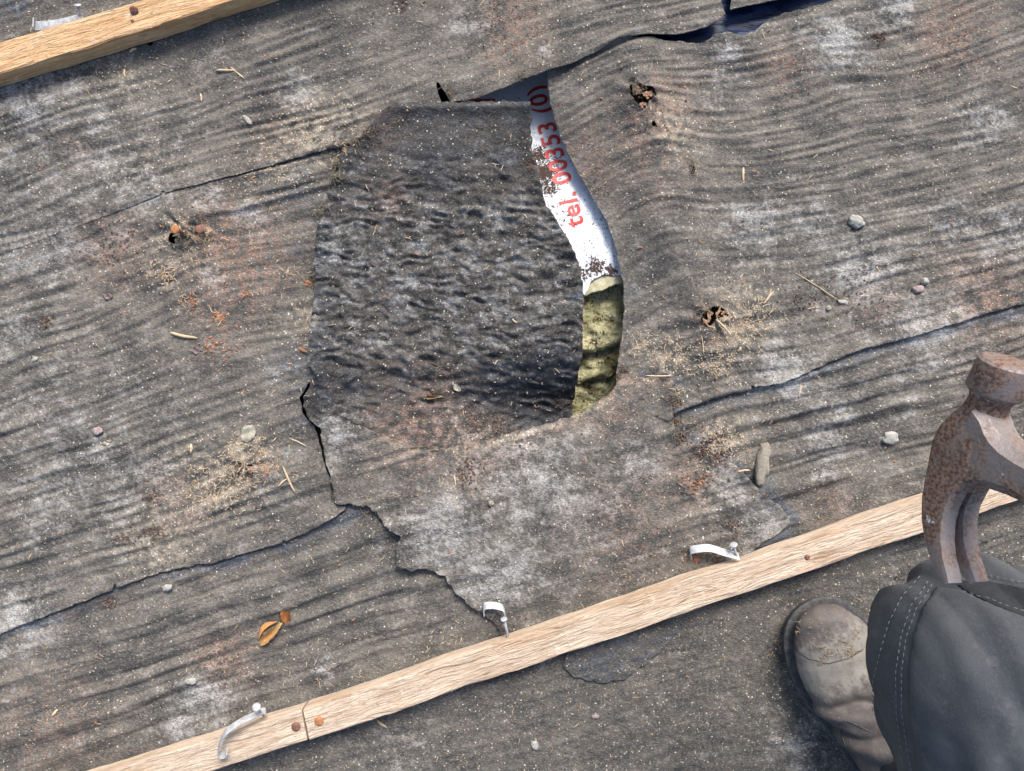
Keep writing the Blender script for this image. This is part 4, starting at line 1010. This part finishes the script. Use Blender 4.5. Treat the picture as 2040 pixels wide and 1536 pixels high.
loft(bm, [sect(.0475, 0, 0, 1, .0115, .0115), sect(.0472, 0, 0, 1, .0128, .0128), sect(.0455, 0, 0, 1, .0143, .0143), sect(.030, 0, 0, 1, .0148, .0148), sect(.0285, 0, 0, 1, .0142, .0142), sect(.0262, 0, 0, 1, .0115, .0115),
          sect(.0225, 0, 0, 1, .0098, .0098, 2.4), sect(.016, 0, 0, 1, .0100, .0105, 3), sect(.009, .000, 0, 1, .0125, .0118, 4), sect(.000, .000, 0, 1, .0150, .0124, 6), sect(-.010, .001, 0, 1, .0156, .0126, 8), sect(-.020, .002, 0, 1, .0138, .0126, 8), sect(-.028, .0028, 0, 1, .0110, .0124, 8)])
bmesh.ops.recalc_face_normals(bm, faces=bm.faces[:])
o = bm_obj('hammer_head', bm, M['steel'], ham); set_rust(o, lambda c: 0.2 if c.dot(ha) > .027 else 0.55)
try: o.data.set_sharp_from_angle(angle=math.radians(32))
except Exception: pass
# two claw prongs: a curved path, split by a V groove
path = [(-.012, .001, .0130), (-.020, .002, .0118), (-.030, .003, .0099), (-.040, .0045, .0082), (-.050, .0085, .0068), (-.059, .0145, .0055), (-.0665, .022, .0042), (-.072, .030, .0030), (-.0745, .0345, .0016)]
for sgn in (-1, 1):
    rings = []
    for i, (a, h, w) in enumerate(path):
        a0, h0, _ = path[max(i - 1, 0)]; a1, h1, _ = path[min(i + 1, len(path) - 1)]
        da, dh = a1 - a0, h1 - h0; L = math.hypot(da, dh); ta, th_ = -dh / L, da / L
        gap = max(0.0, (i - 2.6)) * 0.00062; half = (0.0118 + 0.0026 * i / 8 - gap) / 2
        r = []
        for (x, y) in ((-1, -1), (-.5, -1.05), (.5, -1.05), (1, -1), (1.0, -.4), (1.0, .35), (1, 1), (.5, 1.0), (-.3, 1.0), (-1, .72), (-1.0, .3), (-1.0, -.4)):
            inner = y * sgn * -1
            wx = x
            if i > 2 and y == 1 or (i > 2 and y == .72): pass
            lo = sgn * (gap + half) + half * (y * -sgn) * (1.0)
            bev = 0.35 * gap / 0.0035 if (y > 0.9 and x < 0.2 and i > 2) else 0
            r.append(HV(a + ta * w * wx, h + th_ * w * wx, lo + sgn * bev * 0.003))
        rings.append(r)
    bm = bmesh.new(); loft(bm, rings); bmesh.ops.recalc_face_normals(bm, faces=bm.faces[:])
    o = bm_obj('claw', bm, M['steel'], ham); set_rust(o, lambda c: 0.15 if c.dot(ha) < -.068 else (0.38 if c.dot(hh) > 0.010 else 0.6))
    try: o.data.set_sharp_from_angle(angle=math.radians(40))
    except Exception: pass
# steel shaft, chamfered, and grip out of frame
def shaft_ring(h, a0, wa, wl_, ch):
    pts = [(-wa + ch, -wl_), (wa - ch, -wl_), (wa, -wl_ + ch), (wa, wl_ - ch), (wa - ch, wl_), (-wa + ch, wl_), (-wa, wl_ - ch), (-wa, -wl_ + ch)]
    return [HV(a0 + x, h, y) for x, y in pts]
bm = bmesh.new()
loft(bm, [shaft_ring(.002, -.005, .0255, .0118, .003), shaft_ring(.009, -.005, .0235, .0120, .004), shaft_ring(.014, -.0045, .0195, .0119, .0048), shaft_ring(.019, -.004, .0165, .0116, .0052), shaft_ring(.026, -.003, .0138, .0112, .0054), shaft_ring(.036, -.002, .0120, .0106, .0052), shaft_ring(.055, .000, .0110, .0098, .0048), shaft_ring(.09, .001, .0104, .0092, .0045), shaft_ring(.13, .002, .0102, .009, .0045)])
bmesh.ops.recalc_face_normals(bm, faces=bm.faces[:])
o = bm_obj('shaft', bm, M['steel'], ham); o.data.set_sharp_from_angle(angle=math.radians(34)); set_rust(o, lambda c: 0.45 if c.dot(ha) < 0 else 0.1)
bm = bmesh.new()
loft(bm, [shaft_ring(.125, .002, .012, .0115, .005), shaft_ring(.14, .002, .015, .013, .006), shaft_ring(.2, .001, .0135, .0125, .006), shaft_ring(.25, .0, .016, .0135, .006), shaft_ring(.262, .0, .014, .012, .006)])
bmesh.ops.recalc_face_normals(bm, faces=bm.faces[:])
bm_obj('grip', bm, M['rubber'], ham)
tag(ham, 'rusty claw hammer held above the knee, claw pointing down', 'hammer')

# ------------------------------------------------------------------ the person: one leg in work trousers and a boot
def blob_mesh(name, balls, voxel, smooth_it, mat, parent):
    """continuous body from a chain of ellipsoids: (centre, (rx,ry,rz), rotation z)"""
    bm = bmesh.new()
    for (c, rr, rz) in balls:
        m = Matrix.Translation(Vector(c)) @ Matrix.Rotation(rz, 4, 'Z') @ Matrix.Diagonal((rr[0], rr[1], rr[2], 1))
        bmesh.ops.create_icosphere(bm, subdivisions=3, radius=1.0, matrix=m)
    o = bm_obj(name, bm, None)
    r = o.modifiers.new('r', 'REMESH'); r.mode = 'VOXEL'; r.voxel_size = voxel
    s_ = o.modifiers.new('s', 'SMOOTH'); s_.iterations = smooth_it; s_.factor = 0.6
    bpy.context.view_layer.update()
    me = bpy.data.meshes.new_from_object(o.evaluated_get(bpy.context.evaluated_depsgraph_get()))
    old = o.data; o.modifiers.clear(); o.data = me; bpy.data.meshes.remove(old)
    me.name = name; me.materials.clear(); me.materials.append(mat)
    me.polygons.foreach_set('use_smooth', np.ones(len(me.polygons), bool))
    o.parent = parent
    return o
def chain(pts, radii, k=14):
    out = []
    for i in range(len(pts) - 1):
        a, b = Vector(pts[i]), Vector(pts[i + 1])
        for j in range(k):
            f = j / k; out.append((a.lerp(b, f), (radii[i] + (radii[i + 1] - radii[i]) * f,) * 3, 0))
    out.append((Vector(pts[-1]), (radii[-1],) * 3, 0))
    return out
def displace(o, fn):
    me = o.data; n = len(me.vertices)
    co = np.empty(n * 3, np.float32); me.vertices.foreach_get('co', co); co = co.reshape(-1, 3).astype(float)
    no = np.empty(n * 3, np.float32); me.vertices.foreach_get('normal', no); no = no.reshape(-1, 3)
    d = fn(co); me.vertices.foreach_set('co', (co + no * d[:, None]).astype(np.float32).ravel()); me.update()
t = NT('grey_work_cotton')
wv1 = t.noise(1.0, 2, 0.6, t.co((2600, 350, 350))); wv2 = t.noise(1.0, 2, 0.6, t.co((350, 2600, 350))); n1_ = t.noise(12, 3, 0.6); n3_ = t.noise(200, 3, 0.7)
c_ = t.mix(t.rng(n1_, 0.35, 0.65), (0.040, 0.044, 0.050), (0.064, 0.068, 0.075))
c_ = t.mix(t.rng(t.math('ADD', wv1, wv2), 0.9, 1.3, 0, 0.4), c_, (0.095, 0.098, 0.104))
c_ = t.mix(t.rng(t.noise(45, 4, 0.7), 0.55, 0.75, 0, 0.30), c_, (0.17, 0.165, 0.155))
M['cotton'] = t.done(c_, 0.9, t.bump(t.math('ADD', t.math('ADD', wv1, wv2), n3_), 0.4, 0.0006))
t = NT('shaded_cotton')
M['cotton_dark'] = t.done(t.mix(t.noise(400, 2, 0.6), (0.010, 0.011, 0.013), (0.030, 0.033, 0.038)), 0.92, t.bump(t.noise(600, 2, 0.6), 0.4, 0.0005))  # darkened cotton, with the shade of pocket slot and hem fold in its colour
t = NT('stitching'); M['thread'] = t.done((0.15, 0.16, 0.17), 0.9)
t = NT('dusty_leather')
n1_ = t.noise(14, 4, 0.65); n2_ = t.noise(110, 5, 0.7); n3_ = t.noise(420, 3, 0.6)
c_ = t.mix(t.rng(n1_, 0.36, 0.64), (0.050, 0.044, 0.042), (0.104, 0.088, 0.079))
c_ = t.mix(t.rng(t.math('ADD', t.math('MULTIPLY', n2_, 0.6), t.math('MULTIPLY', t.attr('dust'), 0.35)), 0.42, 0.66, 0, 0.75), c_, (0.20, 0.185, 0.16))
c_ = t.mix(t.rng(n3_, 0.60, 0.74, 0, 0.5), c_, (0.27, 0.25, 0.22))
M['leather'] = t.done(c_, 0.62, t.bump(t.math('ADD', n2_, t.math('MULTIPLY', n3_, 0.6)), 0.45, 0.0014))
M['sole'] = plain('rubber_sole', (0.028, 0.027, 0.028), (0.075, 0.072, 0.070), 120, 0.7)

toe = W(1612, 1204, 0.03); bd = Vector((0.475, -0.88, 0)).normalized(); bs = Vector((-bd.y, bd.x, 0))      # along the foot, and to its right
zb = 0.004
person = empty('person', (0.5, -0.48, 0.0))
poff = -Vector((0.5, -0.48, 0.0))
def BP(s, y, z): return toe + bd * s + bs * y + Vector((0, 0, z - toe.z)) 
ang = math.atan2(bd.y, bd.x)
prof = [(0.030, 0.034, 0.030, 0.034), (0.045, 0.043, 0.034, 0.036), (0.065, 0.0485, 0.036, 0.037), (0.085, 0.050, 0.037, 0.038), (0.105, 0.049, 0.040, 0.041), (0.125, 0.047, 0.044, 0.045), (0.145, 0.044, 0.050, 0.051), (0.165, 0.042, 0.056, 0.057), (0.185, 0.041, 0.062, 0.063), (0.205, 0.041, 0.066, 0.068), (0.225, 0.041, 0.066, 0.069), (0.25, 0.040, 0.055, 0.06), (0.27, 0.036, 0.045, 0.05)]
balls = []
for i in range(len(prof) - 1):
    for j in range(3):
        f = j / 3.0; p = [prof[i][k] + (prof[i + 1][k] - prof[i][k]) * f for k in range(4)]
        side = -0.006 * math.sin(p[0] * 10)
        balls.append((BP(p[0], side, zb + 0.016 + p[3] * 0.85) + poff, (0.032, p[1] * 1.16, p[2]), ang))
for z in np.linspace(0.09, 0.19, 9): balls.append((BP(0.225, 0, z) + poff, (0.052, 0.042, 0.03), ang))
boot = blob_mesh('boot', balls, 0.003, 6, M['leather'], person)
def boot_disp(co):
    p = co + np.array([0.5, -0.48, 0.0]) - np.array(toe)
    s = p @ np.array(bd); y = p @ np.array(bs); z = p[:, 2] + toe.z
    s2 = s - 0.25 * (y + 0.02) 
    top = sstep(0.03, 0.055, z)
    d = -0.0055 * np.exp(-((s2 - 0.112 - 0.004 * np.sin(y * 90)) / 0.007) ** 2) * sstep(-0.045, 0.0, y + 0.03)
    d = d + 0.003 * np.exp(-((s2 - 0.126) / 0.008) ** 2) - 0.0042 * np.exp(-((s2 - 0.150 - 0.003 * np.sin(y * 120)) / 0.006) ** 2) + 0.0028 * np.exp(-((s2 - 0.165) / 0.009) ** 2) - 0.0022 * np.exp(-((s2 - 0.182) / 0.006) ** 2)
    d = 1.5 * d * top + 0.0008 * perlin(s * 90, y * 60 + z * 40, 5) + 0.0018 * np.exp(-((s - 0.088 - 0.6 * y * y * 10) / 0.006) ** 2) * top
    return d
displace(boot, boot_disp)
at = boot.data.attributes.new('dust', 'FLOAT', 'POINT')
vals = []
for v_ in boot.data.vertices:
    q = v_.co - poff - toe; s = q.dot(bd); vals.append(math.exp(-((s - 0.06) / 0.045) ** 2) * (1.0 if q.z > 0.02 else 0.4))
at.data.foreach_set('value', np.array(vals, np.float32))
# sole and welt outline
def outline(off, z, n=64):
    pts = []
    ctrl = [(0.0, 0.0), (0.004, 0.020), (0.018, 0.038), (0.045, 0.050), (0.085, 0.055), (0.12, 0.052), (0.16, 0.044), (0.20, 0.041), (0.25, 0.041), (0.285, 0.034), (0.298, 0.015)]
    ctrl = [(s, w * 1.15) for s, w in ctrl]
    right = [(s, w - 0.006 * math.sin(s * 10)) for s, w in ctrl]; left = [(s, -w * 0.97 - 0.006 * math.sin(s * 10)) for s, w in reversed(ctrl)]
    ring = right + left[:-1]
    out = []
    for (s, y) in ring:
        c = Vector((s - 0.15, y)); k = 1 + off / max(0.03, c.length)
        out.append(BP(0.15 + c.x * k, c.y * k, z) + poff)
    return out
bm = bmesh.new(); loft(bm, [outline(-0.003, zb), outline(-0.001, zb + 0.003), outline(-0.0005, zb + 0.018), outline(0.0035, zb + 0.019), outline(0.0040, zb + 0.021), outline(0.0035, zb + 0.0235), outline(-0.004, zb + 0.0245)])
bmesh.ops.recalc_face_normals(bm, faces=bm.faces[:])
so = bm_obj('sole', bm, M['sole'], boot)
ss = so.modifiers.new('sub', 'SUBSURF'); ss.levels = 2; ss.render_levels = 2

KN = W(1968, 1332, 0.515); AN = Vector((0.515, -0.485, 0.17)); HIP = Vector((0.47, -0.64, 0.49))
kn2 = KN + Vector((0.012, -0.02, 0.004))
leg = blob_mesh('trouser_leg', chain([p + poff for p in (AN, AN.lerp(KN, 0.45) + Vector((0.03, -0.02, 0)), KN, kn2, kn2.lerp(HIP, 0.5) + Vector((0, 0, 0.01)), HIP)], [0.062, 0.068, 0.0745, 0.077, 0.095, 0.115]), 0.0045, 8, M['cotton'], person)
def leg_disp(co):
    w = co - np.array(poff)
    q = w[:, 0] + 0.30 * w[:, 1]; r_ = w[:, 1] - 0.6 * w[:, 2]
    d = 0.0050 * perlin(q * 36, r_ * 6, 5) + 0.0020 * perlin(q * 80, r_ * 11, 7) + 0.0006 * fbm(w[:, 0] * 60, w[:, 1] * 60 + w[:, 2] * 40, 9, 2)
    for (q0, wd, am, sl) in ((.222, .006, .0055, .15), (.243, .005, -.0045, .05), (.262, .007, .0055, -.10), (.281, .005, -.0045, -.2), (.30, .008, .005, -.25), (.325, .006, -.0045, -.3)):
        d = d + am * np.exp(-((q - q0 - sl * (w[:, 1] + 0.19)) / wd) ** 2) * sstep(-.5, .3, perlin(w[:, 1] * 14 + q0 * 50, w[:, 2] * 3, 12))
    low = sstep(0.42, 0.30, w[:, 2]); d = d + low * (0.006 * perlin(w[:, 2] * 26, w[:, 0] * 14 + w[:, 1] * 9, 3) + 0.003 * perlin(w[:, 2] * 60, w[:, 0] * 20, 4))
    return d
displace(leg, leg_disp)
# things sewn on the leg are laid on its surface
dg = bpy.context.evaluated_depsgraph_get()
me = leg.data
bvh = BVHTree.FromPolygons([v_.co - poff for v_ in me.vertices], [p.vertices[:] for p in me.polygons])
def on_leg(px, py, lift=0.0):
    o_ = Vector((0, 0, H)); d_ = Vector(((px - 1020) / F, (768 - py) / F, -1)).normalized()
    hit, nor, _, _ = bvh.ray_cast(o_, d_)
    if hit is None: return None, None
    if nor.dot(d_) > 0: nor = -nor
    return hit + nor * lift, nor
def leg_patch(name, poly, lift, mat, parent, step=6, skirt=0.003, edge=10.0, rag=0):
    P = np.array(poly); us = np.arange(P[:, 0].min(), P[:, 0].max() + step, step); vv = np.arange(P[:, 1].min(), P[:, 1].max() + step, step)
    V = {}; faces = []; verts = []
    ring = poly + [poly[0]]
    def vert(i, j):
        if (i, j) in V: return V[(i, j)]
        u, v = us[i], vv[j]; k = None
        if not inside(poly, np.array([u]), np.array([v]))[0]:
            best = 1e9
            for a in range(len(ring) - 1):
                (ax, ay), (bx, by) = ring[a], ring[a + 1]; dx, dy = bx - ax, by - ay
                t_ = min(1, max(0, ((u - ax) * dx + (v - ay) * dy) / (dx * dx + dy * dy + 1e-9))); qx, qy = ax + t_ * dx, ay + t_ * dy
                dd = math.hypot(u - qx, v - qy)
                if dd < best: best = dd; bu_, bv_ = qx, qy
            u, v = bu_, bv_; de = 0.0
        else: de = float(polydist(np.array([u]), np.array([v]), ring)[0])
        p, n = on_leg(u, v, lift * (0.55 + 0.45 * min(1, de / edge)))
        if p is None: V[(i, j)] = None; return None
        V[(i, j)] = len(verts); verts.append(p + poff); return V[(i, j)]
    for i in range(len(us) - 1):
        for j in range(len(vv) - 1):
            if not inside(poly, np.array([us[i], us[i + 1], us[i], us[i + 1]]), np.array([vv[j], vv[j], vv[j + 1], vv[j + 1]])).any(): continue
            q = [vert(i, j), vert(i, j + 1), vert(i + 1, j + 1), vert(i + 1, j)]
            if None in q: continue
            if max((verts[q[k]] - verts[q[k - 1]]).length for k in range(4)) > 0.012: continue
            faces.append(q)
    bm = bmesh.new(); bv_ = [bm.verts.new(v_) for v_ in verts]
    for q in faces:
        try: bm.faces.new([bv_[k] for k in q])
        except Exception: pass
    bmesh.ops.recalc_face_normals(bm, faces=bm.faces[:])
    bm.normal_update()
    be = [e for e in bm.edges if len(e.link_faces) == 1]
    nrm = {v_: v_.normal.copy() for e in be for v_ in e.verts}
    new = bmesh.ops.extrude_edge_only(bm, edges=be)['geom']
    for v_ in [g_ for g_ in new if isinstance(g_, bmesh.types.BMVert)]:
        src = min((e.other_vert(v_) for e in v_.link_edges if e.other_vert(v_) in nrm), key=lambda x: (x.co - v_.co).length)
        n_2 = nrm[src]
        if n_2.dot(Vector((0, 0, H)) - (src.co - poff)) < 0: n_2 = -n_2
        v_.co = src.co - n_2 * skirt
    return bm_obj(name, bm, mat, parent)
panel = leg_patch('knee_panel', [(1868,1172),(1842,1212),(1822,1270),(1813,1340),(1815,1420),(1826,1490),(1834,1560),(2064,1560),(2064,1244),(2030,1228),(1975,1206),(1915,1176)], 0.0028, M['cotton'], leg)
op = leg_patch('pocket_shade', [(1900,1158),(1960,1158),(2010,1166),(2075,1180),(2075,1246),(2030,1226),(1975,1204),(1925,1178)], 0.0012, M['cotton_dark'], leg)  # dark patch laid on the cloth for the shade inside the pocket
def stitch_line(pts, parent, lift=0.0014, dash=9, gap=4.5, r=0.00028):
    bm = bmesh.new(); L = 0; prev = None; seq = []
    for i in range(len(pts) - 1):
        a = np.array(pts[i], float); b = np.array(pts[i + 1], float); n = max(1, int(np.linalg.norm(b - a) / 1.5))
        seq += [tuple(a + (b - a) * k / n) for k in range(n)]
    run = []; d = 0
    for i in range(1, len(seq)):
        d += math.dist(seq[i], seq[i - 1]); ph = d % (dash + gap)
        if ph < dash: run.append(seq[i])
        elif run:
            if len(run) > 2:
                p = [on_leg(run[k][0], run[k][1], lift)[0] for k in (0, len(run) // 2, -1)]
                if None not in p: tube(bm, [x + poff for x in p], r, 4)
            run = []
    o = bm_obj('stitching', bm, M['thread'], parent); o['kind'] = 'stuff'; return o
stitch_line([(1836,1150),(1800,1190),(1775,1240),(1757,1300),(1742,1360),(1742,1420),(1752,1470)], leg)
stitch_line([(1860,1166),(1828,1214),(1808,1272),(1799,1340),(1800,1420),(1812,1500),(1820,1540)], leg)
stitch_line([(1852,1160),(1818,1208),(1798,1270),(1788,1340),(1789,1420),(1800,1500)], leg)
stitch_line([(1925,1182),(1975,1202),(2030,1224),(2070,1244)], panel, 0.0042)
stitch_line([(1930,1148),(1985,1150),(2060,1168)], leg)
# hem tucked round the boot shaft
bm = bmesh.new(); rings = []
hc = AN + Vector((0.0, 0.0, -0.055))
for k, (dz, r) in enumerate(((0.03, 0.060), (0.0, 0.063), (-0.025, 0.066), (-0.026, 0.062), (0.0, 0.058))):
    rings.append([hc + poff + Vector(((r + 0.006 * math.sin(3 * x + k * .4) + 0.003 * math.sin(7 * x)) * math.cos(x), (r + 0.006 * math.sin(3 * x + k * .4)) * math.sin(x), dz)) for x in [2 * math.pi * i / 48 for i in range(48)]])
loft(bm, rings, cap=False); bmesh.ops.recalc_face_normals(bm, faces=bm.faces[:])
bm_obj('hem', bm, M['cotton_dark'], leg)  # darker cloth colour stands in for shade in the tucked fold
tag(person, 'person crouching in dark grey work trousers and a dusty brown leather boot', 'person')
# litter stuck on the boot toe
bvb = BVHTree.FromPolygons([v_.co - poff for v_ in boot.data.vertices], [p.vertices[:] for p in boot.data.polygons])
def boot_line(pts, r, lift):
    out = []
    for i in range(len(pts) - 1):
        for k in range(6):
            x = pts[i][0] + (pts[i + 1][0] - pts[i][0]) * k / 6; y = pts[i][1] + (pts[i + 1][1] - pts[i][1]) * k / 6
            hit = bvb.ray_cast(Vector((0, 0, H)), Vector(((x - 1020) / F, (768 - y) / F, -1)).normalized())[0]
            if hit is not None: out.append(hit + Vector((0, 0, lift)) + poff)
    bm = bmesh.new(); tube(bm, out, r, 6); return bm_obj('seam', bm, M['sole'], boot)
boot_line([(1735,1458),(1715,1449),(1698,1440),(1682,1436),(1673,1441),(1675,1460),(1686,1490),(1700,1520),(1712,1550)], 0.0008, 0.0)
boot_line([(1580,1290),(1610,1312),(1650,1322),(1690,1312),(1725,1290)], 0.0008, 0.0)
def toe_litter(bm):
    for (px, py, sp, n, L) in ((1575,1258,12,18,20),(1560,1275,9,16,22),(1600,1250,16,16,16),(1640,1300,9,8,14),(1692,1290,10,12,34),(1700,1262,5,4,16),(1665,1300,16,8,16),(1545,1300,7,8,18),(1640,1262,22,10,8)):
        for _ in range(n):
            x, y = R.gauss(px, sp), R.gauss(py, sp)
            d_ = Vector(((x - 1020) / F, (768 - y) / F, -1)).normalized(); hit = bvb.ray_cast(Vector((0, 0, H)), d_)[0]
            if hit is None: u, v = uvof(W(x, y, 0.004)); hit = UV(u, v, tz(u, v))
            th = R.uniform(0, 6.28); k = R.uniform(.4, 1) * L / S
            tube(bm, [hit + Vector((0, 0, .0006)), hit + Vector((math.cos(th) * k * .5, math.sin(th) * k * .5, .0025)), hit + Vector((math.cos(th + .7) * k, math.sin(th + .7) * k, .0012))], [0.0004, 0.00045, 0.0002], 4)
litter('dry_grass_wisps', M['shred_pale'], 'wisps of dry grass and shavings caught on the boot toe', 'litter', toe_litter)
